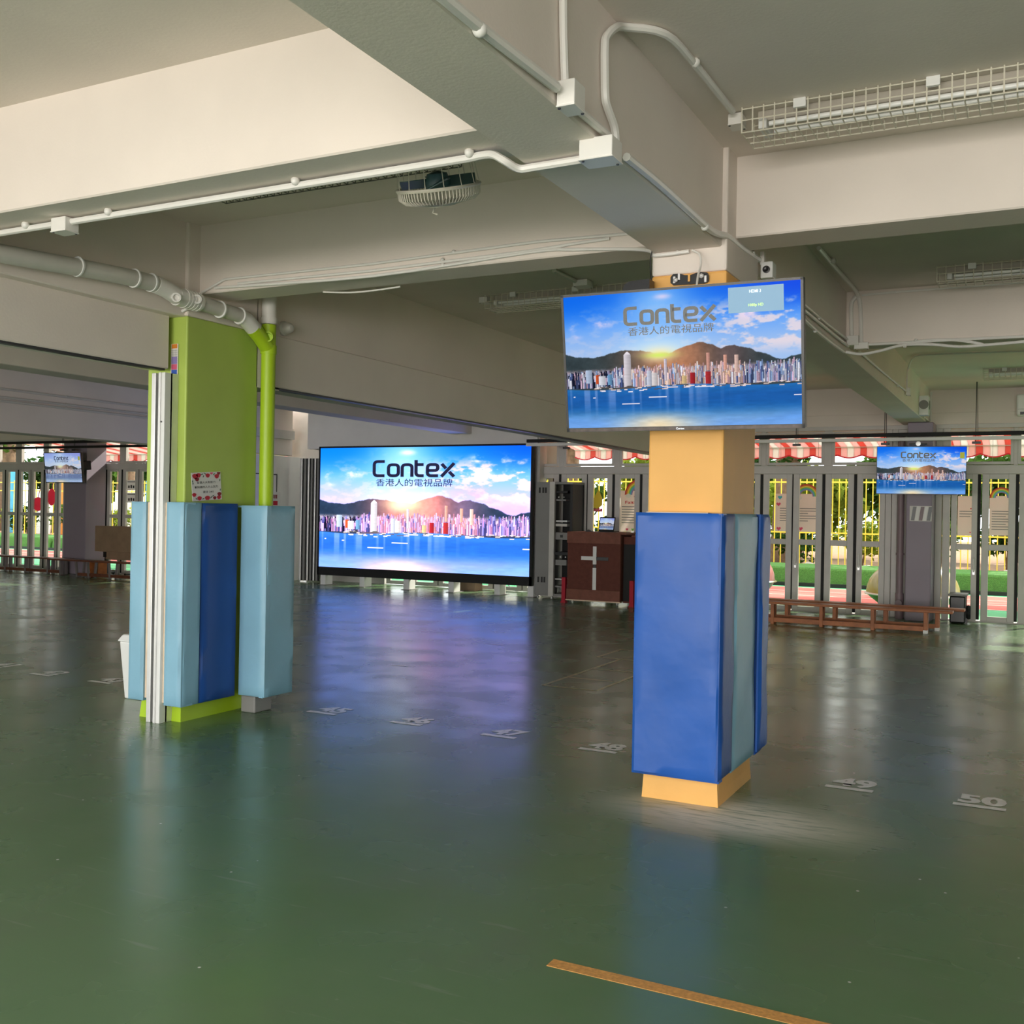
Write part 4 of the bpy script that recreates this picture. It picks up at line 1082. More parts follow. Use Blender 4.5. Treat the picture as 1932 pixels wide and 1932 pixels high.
# ================================================================== SCREENS
def under(o, p_):
    o.parent = p_; o.matrix_parent_inverse = p_.matrix_basis.inverted()
CJK = '香港人的電視品牌'
def television(label, loc, rot, w, h, pic_m, logo_m, thick=.055, osd=None, bez=.013, bottom=.022, name='television'):
    t = thing(name, label, 'television', loc, rot=rot)
    mb = MB()
    mb.box(-w / 2, w / 2, .004, thick, -h / 2, h / 2)
    mb.build('cabinet', 'black_plastic', t, .003, local=True)
    fr = MB()
    fr.box(-w / 2, -w / 2 + bez, -.003, .006, -h / 2, h / 2).box(w / 2 - bez, w / 2, -.003, .006, -h / 2, h / 2)
    fr.box(-w / 2, w / 2, -.003, .006, h / 2 - bez, h / 2).box(-w / 2, w / 2, -.003, .006, -h / 2, -h / 2 + bottom)
    fr.build('bezel', 'black_plastic', t, local=True)
    box('bottom_strip', 'bezel_brown', (-w / 2 + .02, w / 2 - .02, -.0042, -.0028, -h / 2 + .002, -h / 2 + bottom - .003), t, local=True)
    sw, sh = w - 2 * bez, h - bez - bottom
    d = bpy.data.objects.new('display', (PIC_LED if pic_m == 'led_picture' else PIC_TV)); COL.objects.link(d)
    if not d.data.materials: d.data.materials.append(MATS[pic_m])
    d.material_slots[0].link = 'OBJECT'; d.material_slots[0].material = MATS[pic_m]
    d.parent = t; d.scale = (sw, 1, sh); d.location = (0, -.0005, (bottom - bez) / 2)
    d['label'] = 'glowing picture of a harbour skyline under a blue sky'
    zc_ = (bottom - bez) / 2
    lg = logo('logo_lettering', logo_m, t, sw, sh, -.0022); lg.location = (0, 0, zc_); under(lg, d)
    under(text_on('slogan_lettering', CJK, logo_m, t, (-.5 * sw + .287 * sw, -.002, .5 * sh - .318 * sh + zc_), (1, 0, 0), (0, 0, 1), .366 * sw, .062 * sh, .004, local=True), d)
    if osd == 'panel':
        box('status_panel', 'osd_panel', (.5 * sw - .285 * sw, .5 * sw - .065 * sw, -.003, -.0015, .5 * sh - .20 * sh + zc_, .5 * sh - .02 * sh + zc_), t, local=True)
        text_on('status_lettering', 'HDMI 3', 'osd_white', t, (.5 * sw - .20 * sw, -.0035, .5 * sh - .065 * sh + zc_), (1, 0, 0), (0, 0, 1), .046 * sw, .022 * sh, .01, local=True)
        text_on('status_lettering', '1080p HD', 'osd_lime', t, (.5 * sw - .205 * sw, -.0035, .5 * sh - .165 * sh + zc_), (1, 0, 0), (0, 0, 1), .06 * sw, .025 * sh, .01, local=True)
    if osd == 'gold':
        box('status_mark', 'osd_gold', (.43 * sw, .48 * sw, -.003, -.0015, .5 * sh - .24 * sh, .5 * sh - .11 * sh), t, local=True)
    return t
K = 0.882
tv = television('large wall television on the orange column with a grey status box', (-1.926 * K, 5.906 * K, 1.6 + .913 * K), (math.radians(9.55), 0, math.radians(1.97)), 1.46 * K, .845 * K, 'tv_picture', 'logo_grey', osd='panel')
text_on('maker_lettering', 'Contex', 'osd_white', tv, (-.02, -.0052, -.845 * K / 2 + .005), (1, 0, 0), (0, 0, 1), .045, .011, .01, local=True)
MB().box(-.25, .25, .055, .085, -.15, .20).build('rear_hump', 'black_plastic', tv, .01, local=True)
# bracket on the column
br = thing('wall_bracket', 'black steel wall bracket on the orange column above the television', 'bracket', (-1.755, 5.52, 2.6))
def ybk(x, y, Y=5.525): return at_y(x, y, Y)
out = [(1265, 523), (1270, 517), (1281, 516), (1292, 519), (1302, 519), (1312, 515), (1322, 513), (1334, 514), (1337, 519), (1337, 530), (1333, 533), (1327, 535), (1270, 538), (1265, 534)]
MB().prism([ybk(x, y) for x, y in reversed(out)], (0, .014, 0)).build('plate', 'black_plastic', br)
for (x, y, a) in ((1272, 528, .6), (1281, 522, .6), (1300, 525, 0), (1331, 526, -.7)):
    p = ybk(x, y, 5.521); MB().box(p.x - .006, p.x + .006, 5.519, 5.5245, p.z - .018, p.z + .018).build('slot', 'orange_paint' if a == 0 else 'aluminium', br)
for (x, y) in ((1275, 529), (1324, 521)):
    MB().lathe([(.014, 0), (.014, .01), (.005, .014)], ybk(x, y, 5.52), 6, (0, -1, 0)).build('bolt', 'aluminium', br)
cen = Vector((-1.70, 5.35, 2.40))
MB().box(-1.80, -1.60, 5.43, 5.535, 2.30, 2.66).build('wall_arm', 'black_matte', br, .006)
MB().box(-1.77, -1.63, 5.285, 5.44, 2.36, 2.46).build('swivel_arm', 'black_matte', br, .006)
# black loudspeaker bar and camera seen above the television
sb = thing('loudspeaker', 'black loudspeaker box peeping over the big television beside the column', 'loudspeaker', (-2.25, 5.45, 2.62))
p0, p1 = at_y(1178, 548, 5.45), at_y(1229, 528, 5.45)
MB().prism([(p0.x, 5.42, p0.z - .12), (p1.x, 5.42, p0.z - .12), (p1.x, 5.42, p1.z), (p0.x + .04, 5.42, p1.z - .004), (p0.x + .012, 5.42, p1.z - .02), (p0.x, 5.42, p1.z - .045)], (0, .08, 0)).build('cabinet', 'black_plastic', sb)
MB().box(p1.x - .02, -1.965, 5.44, 5.48, p0.z - .1, p0.z - .06).build('mount_arm', 'black_plastic', sb)
cm = thing('security_camera', 'small white camera box under the beam beside the big television', 'camera', (-1.5, 6.0, 2.9))
q = at_x(1449, 512, -1.50)
box('housing', 'white_plastic', (-1.535, -1.46, q.y - .05, q.y + .05, q.z - .05, q.z + .05), cm, .008)
MB().lathe([(.022, 0), (.022, .012), (.014, .013), (.001, .010)], (-1.497, q.y - .05, q.z), 14, (0, -1, 0)).build('lens', 'black_plastic', cm)
box('bracket', 'pvc', (-1.545, -1.52, q.y - .02, q.y + .02, q.z + .04, q.z + .12), cm)

tv2 = television('bright television on the mauve pillar above the wooden benches', (-1.588, 16.50, 2.295), (math.radians(6.3), 0, math.radians(9.8)), 1.25, .72, 'tv_picture', 'logo_grey', osd='gold', bez=.006, bottom=.012)
MB().box(-.12, .12, .055, .42, -.12, .12).build('mount_arm', 'black_matte', tv2, .01, local=True)
wc_ = thing('webcam', 'black webcam clipped on the pillar television top edge', 'camera', (-1.62, 16.47, 2.66))
MB().box(-1.75, -1.50, 16.40, 16.45, 2.668, 2.70).build('bar', 'black_plastic', wc_, .01)
MB().lathe([(.035, 0), (.035, .02), (.02, .021)], (-1.62, 16.40, 2.69), 14, (0, -1, 0)).build('lens', 'aluminium', wc_)
tv3 = television('pale washed-out television on the left mauve pillar', (-18.773, 15.444, 2.345), (math.radians(7.0), 0, math.radians(2.5)), 1.10, .66, 'tv_picture_pale', 'logo_dark', osd='gold', bez=.016, bottom=.02)
MB().box(-.35, .05, .055, .73, -.10, .10).build('mount_arm', 'black_matte', tv3, .01, local=True)

led = thing('led_wall', 'huge floor-standing video wall showing a pink lit harbour skyline', 'screen', (-10.82, 17.15, 0))
lz0, lz1 = .205, 2.835
lx0, lx1 = at_y(601, 960, 17.12)[0], at_y(1005.5, 960, 17.12)[0]
MB().box(lx0, lx1, 17.12, 17.20, lz0, lz1).build('cabinet', 'black_matte', led, .004)
fr = MB(); bt = .17
fr.box(lx0, lx0 + .035, 17.105, 17.125, lz0, lz1).box(lx1 - .05, lx1, 17.105, 17.125, lz0, lz1).box(lx0, lx1, 17.105, 17.125, lz1 - .035, lz1).box(lx0, lx1, 17.105, 17.125, lz0, lz0 + bt)
fr.build('bezel', 'black_matte', led)
sx0, sx1, sz0, sz1 = lx0 + .035, lx1 - .05, lz0 + bt, lz1 - .035
d = bpy.data.objects.new('display', PIC_LED); COL.objects.link(d); PIC_LED.materials.append(MATS['led_picture'])
d.parent = led; d.scale = (sx1 - sx0, 1, sz1 - sz0); d.location = Vector(((sx0 + sx1) / 2, 17.115, (sz0 + sz1) / 2)) - led.location
d['label'] = 'glowing picture of a harbour skyline with pink clouds'
lg = logo('logo_lettering', 'logo_dark', led, sx1 - sx0, sz1 - sz0, -.003); lg.location = d.location; under(lg, d)
under(text_on('slogan_lettering', CJK, 'logo_dark', led, (sx0 + .287 * (sx1 - sx0), 17.112, sz1 - .318 * (sz1 - sz0)), (1, 0, 0), (0, 0, 1), .366 * (sx1 - sx0), .062 * (sz1 - sz0), .004), d)
for px in (610, 684, 767, 852, 939, 1002):
    x = at_y(px, 1095, 17.12)[0]
    box('foot', 'white_plastic', (x - .06, x + .06, 17.10, 17.35, 0, .205), led, .006)
    box('foot_plate', 'rack_grey', (x - .08, x + .08, 17.05, 17.45, 0, .012), led)

# cables on the floor behind the screen
conduit('tangle of black cables on the floor under the video wall', [smooth_path([at_z(945, 1108) + Vector((0, .2, .15)), at_z(955, 1112) + Vector((0, .2, .02)), at_z(968, 1116) + Vector((0, .2, .012)), at_z(975, 1108) + Vector((0, .2, .05)), at_z(962, 1106) + Vector((0, .2, .10)), at_z(990, 1118) + Vector((0, .2, .012))])], .012, m='black_plastic', name='cable')

# ================================================================== LECTERN, LAPTOP, RACK
def yl(x, y, Y=16.42): return at_y(x, y, Y)
lc = thing('lectern', 'brown wooden lectern with a silver cross on its front', 'lectern', (-6.8, 16.8, 0))
X0, X1, Z0, Z1 = -7.30, -6.31, .055, 1.235
box('front_panel', 'lectern_wood', (X0 + .005, X1 - .005, 16.44, 16.47, Z0 + .2, Z1 - .18), lc, .003)
box('top_band', 'lectern_band', (X0, X1, 16.42, 16.48, Z1 - .185, Z1), lc, .004)
box('bottom_band', 'lectern_band', (X0, X1, 16.42, 16.48, Z0 + .015, Z0 + .20), lc, .004)
box('base_trim', 'foam_cream', (X0 - .01, X1 + .01, 16.41, 16.5, Z0, Z0 + .018), lc)
box('side_panel', 'lectern_wood', (X0, X0 + .03, 16.47, 17.12, Z0 + .02, Z1 - .02), lc)
box('side_panel', 'lectern_wood', (X1 - .03, X1, 16.47, 17.12, Z0 + .02, Z1 - .02), lc)
box('worktop', 'lectern_band', (X0 - .005, X1 + .10, 16.43, 17.18, Z1 - .02, Z1 + .012), lc, .003)
cxx = (yl(1121, 1080).x)
zt, zb, zh = yl(1121, 1031).z, yl(1119, 1114).z, yl(1121, 1054).z
MB().box(cxx - .033, cxx + .033, 16.425, 16.445, zh - .10, zt).box(cxx - .033, cxx + .033, 16.425, 16.445, zb, zh - .16).box(cxx - .25, cxx - .033, 16.425, 16.445, zh - .03, zh + .035).build('cross', 'white_plastic', lc, .003)
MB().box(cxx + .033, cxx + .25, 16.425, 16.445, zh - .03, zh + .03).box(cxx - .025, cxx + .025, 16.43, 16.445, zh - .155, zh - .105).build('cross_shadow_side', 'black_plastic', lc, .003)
for x in (X0 + .08, X1 - .08):
    for y in (16.52, 17.05):
        MB().lathe([(.026, -.01), (.028, 0), (.026, .01)], (x, y, .029), 14, (1, 0, 0)).build('caster', 'white_plastic', lc)
        box('caster_fork', 'dark_metal', (x - .016, x + .016, y - .012, y + .012, .035, Z0 + .02), lc)
for xa, lab in ((at_y(1066, 1120, 16.58)[0], 'red leg panel standing beside the lectern and the equipment rack'), (at_y(1192, 1120, 16.47)[0], 'red leg panel standing beside the lectern and the blue pad')):
    ya = 16.50 if 'rack' in lab else 16.44
    rd = thing('red_stand', lab, 'stand', (xa, ya, 0))
    box('upright', 'red_cloth', (xa - .035, xa + .035, ya, ya + .08, .01, .44), rd, .004)
    box('foot', 'red_cloth', (xa - .045, xa + .045, ya - .01, ya + .09, 0, .02), rd)
ck = thing('side_cupboard', 'dark red wooden cupboard beside the lectern', 'cupboard', (-6.1, 16.95, 0))
box('body', 'lectern_wood', (-6.305, -5.86, 16.56, 17.15, .05, 1.18), ck, .004)
box('door', 'black_matte', (-6.30, -6.02, 16.545, 16.562, .08, 1.05), ck, .002)
box('top', 'lectern_band', (-6.16, -5.84, 16.54, 17.17, 1.18, 1.205), ck, .003)
lp = thing('laptop', 'open black laptop on the lectern showing the skyline', 'laptop', (-6.72, 16.7, Z1 + .012))
a0, a1 = at_y(1131, 1006, 16.72), at_y(1158, 1004, 16.72)
box('keyboard_base', 'black_plastic', (a0.x, a1.x, 16.74, 16.98, Z1 + .013, Z1 + .03), lp, .003)
ls = bpy.data.objects.new('lid', None); COL.objects.link(ls); ls.parent = lp
ls.location = Vector(((a0.x + a1.x) / 2, 16.72, Z1 + .145)) - lp.location; ls.rotation_euler = (math.radians(-14), 0, math.radians(-4))
box('shell', 'black_plastic', (-.15, .15, .003, .012, -.13, .13), ls, .003, local=True)
dd = bpy.data.objects.new('display', PIC_TV); COL.objects.link(dd); dd.parent = ls; dd.scale = (.27, 1, .20); dd.location = (0, -.001, .01)
dd.material_slots[0].link = 'OBJECT'; dd.material_slots[0].material = MATS['tv_picture_pale']
mo = thing('small_box', 'small black pouch lying on the lectern beside the laptop', 'pouch', yl(1112, 1006, 16.7))
mo.location.z = Z1 + .012
MB().prism([(mo.location.x - .06, 16.66, Z1 + .013), (mo.location.x + .06, 16.66, Z1 + .013), (mo.location.x + .05, 16.66, Z1 + .03), (mo.location.x, 16.66, Z1 + .05), (mo.location.x - .05, 16.66, Z1 + .03)], (0, .08, 0)).build('body', 'black_plastic', mo)

rk = thing('equipment_rack', 'tall grey equipment rack with an open black front', 'equipment rack', (-7.85, 17.2, 0))
rx0, rx1 = at_y(1010, 1000, 16.95)[0], at_y(1046, 1000, 16.95)[0]
ro1 = at_y(1080, 1000, 16.95)[0]
RZ = 2.12
box('side_panel', 'rack_grey', (rx0, rx1 - .10, 16.95, 17.45, .08, RZ), rk, .006)
box('corner_post', 'pvc_grey', (rx1 - .10, rx1, 16.93, 17.0, .06, RZ + .005), rk, .006)
box('back_panel', 'rack_black', (rx1 - .05, ro1, 17.42, 17.45, .08, RZ - .04), rk)
box('roof', 'rack_grey', (rx1 - .1, ro1, 16.95, 17.45, RZ - .04, RZ), rk)
box('front_frame', 'rack_black', (ro1 - .05, ro1, 16.94, 17.44, .08, RZ - .04), rk)
box('base', 'rack_grey', (rx0, ro1, 16.96, 17.44, .06, .10), rk)
for z, h, m, w_ in ((.22, .03, 'rack_grey', 1), (.36, .02, 'white_plastic', .5), (.62, .10, 'rack_grey', .8), (.80, .06, 'rack_black', 1), (1.08, .13, 'rack_grey', 1), (1.32, .05, 'pvc_grey', .8), (1.40, .03, 'white_plastic', .8), (1.78, .03, 'rack_grey', .7), (1.92, .04, 'rack_black', .8)):
    box('equipment_unit', m, (rx1 + .01, rx1 + .01 + (ro1 - rx1 - .08) * w_, 16.99, 17.38, z, z + h), rk, .003)
box('power_button', 'black_plastic', (rx1 + .10, rx1 + .15, 16.982, 16.992, 1.12, 1.17), rk)
for i in range(4):
    box('indicator', 'tube_glass', (rx1 + .05 + .05 * i, rx1 + .07 + .05 * i, 16.985, 16.992, .76 if i % 2 else 1.84, .78 if i % 2 else 1.855), rk)
for z in (.30, 1.92):
    for x in (rx0 + .06, rx0 + .13, rx1 - .14 - .06):
        box('vent_slot', 'rack_black', (x, x + .035, 16.946, 16.952, z, z + .10), rk)
for x in (rx0 + .05, rx1 - .05, ro1 - .04):
    MB().lathe([(.024, -.01), (.026, 0), (.024, .01)], (x, 17.0, .027), 12, (1, 0, 0)).build('caster', 'white_plastic', rk)
    box('caster_fork', 'dark_metal', (x - .012, x + .012, 16.99, 17.01, .03, .08), rk)
# brown crate and mauve box on the floor behind the video wall
cr = thing('wooden_crate', 'brown wooden crate on the floor behind the video wall', 'crate', (at_y(886, 1100, 17.8)[0], 17.85, 0))
ccx = cr.location.x
box('box_body', 'board_tan', (ccx - .18, ccx + .18, 17.7, 18.0, .0, .30), cr, .004)
box('box_lid', 'bench_dark', (ccx - .19, ccx + .19, 17.69, 18.01, .30, .32), cr)

# ================================================================== BENCHES
def bench(label, x0, x1, y0, y1, ztop, legs, wood, leg_m, tips=True, beam_=True, splay=.0, group=None):
    t = thing('gym_bench', label, 'bench', ((x0 + x1) / 2, (y0 + y1) / 2, 0), group)
    box('seat', wood, (x0, x1, y0, y1, ztop - .035, ztop), t, .006)
    ym = (y0 + y1) / 2
    for x in legs:
        if splay:
            MB().obox((x, y0 + .03, ztop / 2 - .02), (.022, 0, 0), (0, .02, 0), (0, -.02, ztop / 2 - .02)).build('leg', leg_m, t)
            MB().obox((x, y1 - .03, ztop / 2 - .02), (.022, 0, 0), (0, .02, 0), (0, .02, ztop / 2 - .02)).build('leg', leg_m, t)
        else:
            box('leg', leg_m, (x - .025, x + .025, y0 + .03, y0 + .10, .0, ztop - .035), t, .004)
            box('leg', leg_m, (x - .025, x + .025, y1 - .10, y1 - .03, .0, ztop - .035), t, .004)
    if beam_:
        box('stretcher', wood, (min(legs), max(legs), y0 + .035, y0 + .07, .03, .095), t, .003)
    if tips:
        for x in (min(legs), max(legs)):
            box('rubber_foot', 'white_plastic', (x - .03, x + .03, y0 + .025, y0 + .105, 0, .045), t, .004)
    return t
fl_ = [at_y(px, 1180, 15.25)[0] for px in (1362, 1457, 1549, 1646, 1746)]
bl_ = [at_y(px, 1180, 15.72)[0] for px in (1392, 1484, 1574, 1670, 1768)]
bench('brown wooden gym bench by the mauve pillar, row facing the hall', fl_[0] - .15, at_y(1798, 1160, 15.25)[0], 15.20, 15.44, .325, fl_, 'bench_wood', 'bench_wood')
bench('brown wooden gym bench by the mauve pillar, row facing the doors', bl_[0] - .15, at_y(1820, 1160, 15.72)[0], 15.66, 15.90, .325, bl_, 'bench_wood', 'bench_wood')
bench('dark wooden bench with mauve legs standing before the left doors', at_y(-60, 1060, 15.9)[0], at_y(130, 1060, 15.9)[0], 15.80, 16.05, .36, [at_y(x, 1060, 15.9)[0] for x in (-40, 14, 52, 94, 118)], 'bench_dark', 'bench_leg_grey', False, True, .0)
bench('dark wooden bench with mauve legs under the brown board', at_y(96, 1060, 15.6)[0], at_y(300, 1060, 15.6)[0], 15.50, 15.75, .37, [at_y(x, 1060, 15.6)[0] for x in (150, 172, 212, 270)], 'bench_dark', 'bench_leg_grey', False, True, .02)
st = thing('step_stool', 'small orange brown stool block beneath the left bench end', 'stool', (at_y(180, 1070, 15.85)[0], 15.9, 0))
sx_ = st.location.x
box('block', 'bench_wood', (sx_ - .13, sx_ + .13, 15.80, 16.05, 0, .31), st, .006)
box('block_top', 'bench_dark', (sx_ - .14, sx_ + .14, 15.79, 16.06, .31, .335), st, .004)
# folded tan table
tb = thing('folded_table', 'tan folding table tilted upright behind the left bench', 'table', (-17.6, 16.35, 0))
t0, t1 = at_y(181, 1000, 16.3)[0], at_y(262, 1000, 16.3)[0]
zt_, zb_ = at_y(200, 992, 16.3).z, at_y(200, 1041, 16.3).z
box('table_top', 'board_tan', (t0, t1, 16.27, 16.31, zb_, zt_), tb, .018, seg=3)
box('lower_panel', 'board_tan', (t0 + .28, t1, 16.33, 16.35, .35, zb_), tb, .004)
box('hinge_block', 'black_plastic', (t0 + .24, t0 + .31, 16.30, 16.36, zb_ - .12, zb_ - .0), tb)
for x in (t0 + .30, t1 - .2):
    box('leg', 'dark_metal', (x - .02, x + .02, 16.34, 16.38, .06, zb_), tb)
    box('foot_bar', 'dark_metal', (x - .03, x + .03, 16.12, 16.56, .04, .08), tb)
    for y in (16.14, 16.54):
        MB().lathe([(.02, -.01), (.022, 0), (.02, .01)], (x, y, .0225), 10, (1, 0, 0)).build('caster', 'black_plastic', tb)
# white waste bin behind the green column
bn = thing('waste_bin', 'slim white plastic bin half hidden behind the green column pads', 'bin', (-6.33, 6.25, 0))
bx0, bz = at_y(236, 1250, 6.15)[0], at_y(236, 1208, 6.15).z
MB().quadbox([(bx0 + .03, 6.12, 0), (bx0 + .29, 6.12, 0), (bx0 + .29, 6.38, 0), (bx0 + .03, 6.38, 0), (bx0 - .005, 6.09, bz), (bx0 + .31, 6.09, bz), (bx0 + .31, 6.41, bz), (bx0 - .005, 6.41, bz)]).build('body', 'white_plastic', bn, .012)
MB().quadbox([(bx0 - .02, 6.075, bz), (bx0 + .325, 6.075, bz), (bx0 + .325, 6.425, bz), (bx0 - .02, 6.425, bz), (bx0 + .01, 6.11, bz + .055), (bx0 + .295, 6.11, bz + .055), (bx0 + .295, 6.39, bz + .055), (bx0 + .01, 6.39, bz + .055)]).build('lid', 'white_plastic', bn, .01)
# black tub by the benches
bt_ = thing('black_tub', 'black lidded plastic tub beside the mauve pillar at the bench end', 'tub', (-1.05, 17.1, 0))
c0, c1 = at_y(1800, 1140, 17.0)[0], at_y(1822, 1140, 17.0)[0]
zt2 = at_y(1805, 1122, 17.0).z
for z in (.0,):
    MB().box(c0 - .06, c1, 16.95, 17.35, .012, zt2 - .02).build('body', 'black_plastic', bt_, .02)
box('lid', 'rack_grey', (c0 - .08, c1 + .02, 16.93, 17.37, zt2 - .02, zt2 + .012), bt_, .006)
MB().lathe([(.10, -.03), (.11, 0), (.10, .03)], (c1 + .035, 17.1, .17), 14, (1, 0, 0)).build('wheel', 'black_matte', bt_)
box('axle', 'black_plastic', (c1 - .02, c1 + .02, 17.05, 17.15, .0, .2), bt_)
# mauve drain pipe beside the pillar
mp_ = thing('drain_pipe', 'mauve drain pipe beside the mauve pillar', 'drain pipe', (-1.9, 17.2, 0))
mx = at_y(1699, 1000, 17.2)[0]
MB().tube([(mx, 17.2, .25), (mx, 17.2, 2.9)], .05, 14).build('pipe', 'mauve_pipe', mp_, smooth=True)
for z in (.36, 1.0):
    MB().tube([(mx, 17.2, z), (mx, 17.2, z + .03)], .065, 14).build('collar', 'mauve_pipe', mp_, smooth=True)
MB().tube([(mx, 17.2, .40), (mx, 17.2, .10), (mx, 17.2, .0)], .066, 14).build('trap', 'mauve_pipe', mp_, smooth=True)
MB().lathe([(.055, 0), (.055, .09), (.035, .092)], (mx, 17.15, .25), 14, (0, -1, 0)).build('cleanout_cap', 'mauve_pipe', mp_, smooth=True)

# ================================================================== RAILS, SPEAKER, NOTICES
def rail(label, x0, x1, y, zb, zw, mats, hang, ceil):
    t = thing('hanging_track', label, 'track', ((x0 + x1) / 2, y, zw))
    box('black_rail', mats[0], (x0, x1, y - .02, y + .02, zb - .026, zb + .032), t, .004)
    box('channel', mats[1], (x0, x1, y - .04, y + .01, zw - .03, zw + .022), t, .004)
    for x in hang:
        MB().tube([(x, y, zw - .05), (x, y, ceil)], .006, 6).build('hanger_rod', 'dark_metal', t)
        MB().tube([(x + .03, y, zw - .05), (x + .01, y, ceil)], .004, 6).build('hanger_rod', 'dark_metal', t)
        box('hanger_clamp', 'dark_metal', (x - .05, x + .07, y - .03, y + .03, zw - .085, zw - .05), t, .004)
    return t
rail('black and white ceiling-hung curtain track before the folding doors', -8.2, 3.0, 16.6, 2.838, 2.775, ('black_matte', 'white_plastic'), [at_y(px, 830, 16.6)[0] for px in (1068, 1502, 1669, 1841)], 3.6)
rail('black ceiling-hung curtain track before the left doors', -26, -15.0, 15.95, 2.94, 2.83, ('black_matte', 'black_matte'), [at_y(px, 840, 15.95)[0] for px in (118, 140)], CEIL_L)
sp = thing('wall_speaker', 'white wall speaker on the long beam near the doors', 'loudspeaker', at_x(1742, 783, -1.52))
ce = at_x(1742, 766, -1.52)
box('cabinet', 'white_plastic', (-1.57, -1.44, ce.y - .10, ce.y + .10, ce.z - .14, ce.z + .14), sp, .008)
MB().lathe([(.065, 0), (.065, .006), (.05, .007)], (-1.505, ce.y - .10, ce.z + .01), 18, (0, -1, 0)).build('grille', 'rack_grey', sp)
MB().lathe([(.065, 0), (.065, .006), (.05, .007)], (-1.44, ce.y, ce.z + .01), 18, (1, 0, 0)).build('grille', 'rack_grey', sp)
ac = thing('air_conditioner', 'white wall air conditioner high on the wall band', 'air conditioner', (.1, 17.3, 3.12))
ax0 = at_y(1918, 770, 17.3)[0]
box('casing', 'white_plastic', (ax0, ax0 + .95, 17.22, 17.5, 3.15, 3.47), ac, .03, seg=3)
box('louvre', 'dark_metal', (ax0 + .05, ax0 + .9, 17.21, 17.24, 3.16, 3.20), ac)
box('seam', 'rack_grey', (ax0 + .02, ax0 + .93, 17.217, 17.222, 3.24, 3.245), ac)
# dome lamp / emergency lamp on the dark beam by the drain pipe
dl = thing('dome_lamp', 'round grey bulkhead lamp on the beam beside the drain pipe', 'lamp', at_x(536, 630, -5.6))
pc = at_x(534, 620, -5.62)
MB().lathe([(.06, 0), (.06, .02), (.05, .03)], pc, 18, (1, 0, 0)).build('base', 'pvc_grey', dl, smooth=True)
MB().lathe([(.05, .03), (.045, .07), (.028, .095), (.001, .10)], pc, 18, (1, 0, 0)).build('globe', 'pvc_grey', dl, smooth=True)
# verse card on the green column
vp = thing('verse_card', 'white card with red roses and a handwritten verse on the green column', 'poster', at_x(390, 944, -5.6))
XV = -5.606
o_ = at_x(363, 946, XV); ux = at_x(418, 942, XV) - o_; vy = at_x(360, 892, XV) - o_
ux.x = vy.x = 0
def vp_pt(a, b, off=.0): 
    p = o_ + ux * a + vy * b; p.x = XV + off; return p
MB().prism([vp_pt(0, 0), vp_pt(1, 0), vp_pt(1, 1), vp_pt(0, 1)], (.003, 0, 0)).build('card', 'paper', vp)
for s, a, b, w_ in (('智慧人大有能力', .17, .60, .63), ('有知識的人力上加力', .08, .44, .80), ('箴言 24:5', .36, .26, .36)):
    text_on('verse_lettering', s, 'ink_black', vp, vp_pt(a, b, .0045), ux, vy, w_ * ux.length, .085 * vy.length, .004)
for a, b, r_, m in ((.12, .87, .09, 'ink_red'), (.24, .90, .08, 'ink_red'), (.18, .76, .07, 'ink_darkred'), (.55, .88, .075, 'ink_red'), (.68, .96, .05, 'ink_pink'), (.86, .84, .08, 'ink_red'), (.93, .95, .06, 'ink_darkred'), (.06, .22, .07, 'ink_red'), (.23, .09, .075, 'ink_red'), (.50, .08, .085, 'ink_red'), (.75, .07, .06, 'ink_darkred'), (.92, .20, .07, 'ink_darkred'), (.90, .08, .07, 'ink_red')):
    MB().poly([vp_pt(a + r_ * (1 + .15 * math.sin(3 * q)) * math.cos(q), min(.985, max(.015, b + r_ * math.sin(q))), .0042) for q in [k * math.pi / 7 for k in range(14)]]).build('rose', m, vp)
for a, b, q in ((.36, .93, .5), (.40, .86, 1.2), (.46, .95, 2.2), (.77, .92, .8), (.96, .70, 1.4), (.04, .62, 1.5), (.03, .70, 1.3), (.36, .07, .4), (.63, .10, .9), (.70, .15, .6), (.13, .08, 2.3), (.96, .35, 1.4), (.12, .48, 1.2)):
    c_, s_ = math.cos(q), math.sin(q); l, w_ = .06, .018
    MB().poly([vp_pt(a - c_ * l, b - s_ * l, .0041), vp_pt(a + s_ * w_, b - c_ * w_, .0041), vp_pt(a + c_ * l, b + s_ * l, .0041), vp_pt(a - s_ * w_, b + c_ * w_, .0041)]).build('rose_leaf', 'ink_green', vp)
# picture strip
cs = thing('calendar_strip', 'narrow colourful calendar strip on the green column front', 'poster', (-5.69, 5.67, 2.45))
ca, cb = at_y(322.5, 700, 5.672)[0], at_y(335.5, 700, 5.672)[0]
zt3, zb3 = at_y(329, 649, 5.672).z, at_y(329, 735, 5.672).z
cw = cb - ca
box('sheet', 'paper', (ca, cb, 5.670, 5.675, zb3, zt3), cs)
hh = zt3 - zb3
for f0, f1, m in ((.90, 1.0, 'ink_orange'), (.56, .72, 'ink_violet'), (.44, .56, 'ink_pink'), (.24, .44, 'ink_blue'), (.03, .08, 'ink_grey')):
    box('print_block', m, (ca + .1 * cw, cb - .1 * cw, 5.6688, 5.6701, zb3 + f0 * hh, zb3 + f1 * hh - .002), cs)
for i in range(7):
    box('grid_rule', 'ink_grey', (ca + .06 * cw, cb - .06 * cw, 5.6684, 5.6688, zb3 + (.58 + .045 * i) * hh, zb3 + (.586 + .045 * i) * hh), cs)
for i in range(4):
    box('grid_rule', 'ink_grey', (ca + (.2 + .2 * i) * cw, ca + (.225 + .2 * i) * cw, 5.6684, 5.6688, zb3 + .46 * hh, zb3 + .88 * hh), cs)
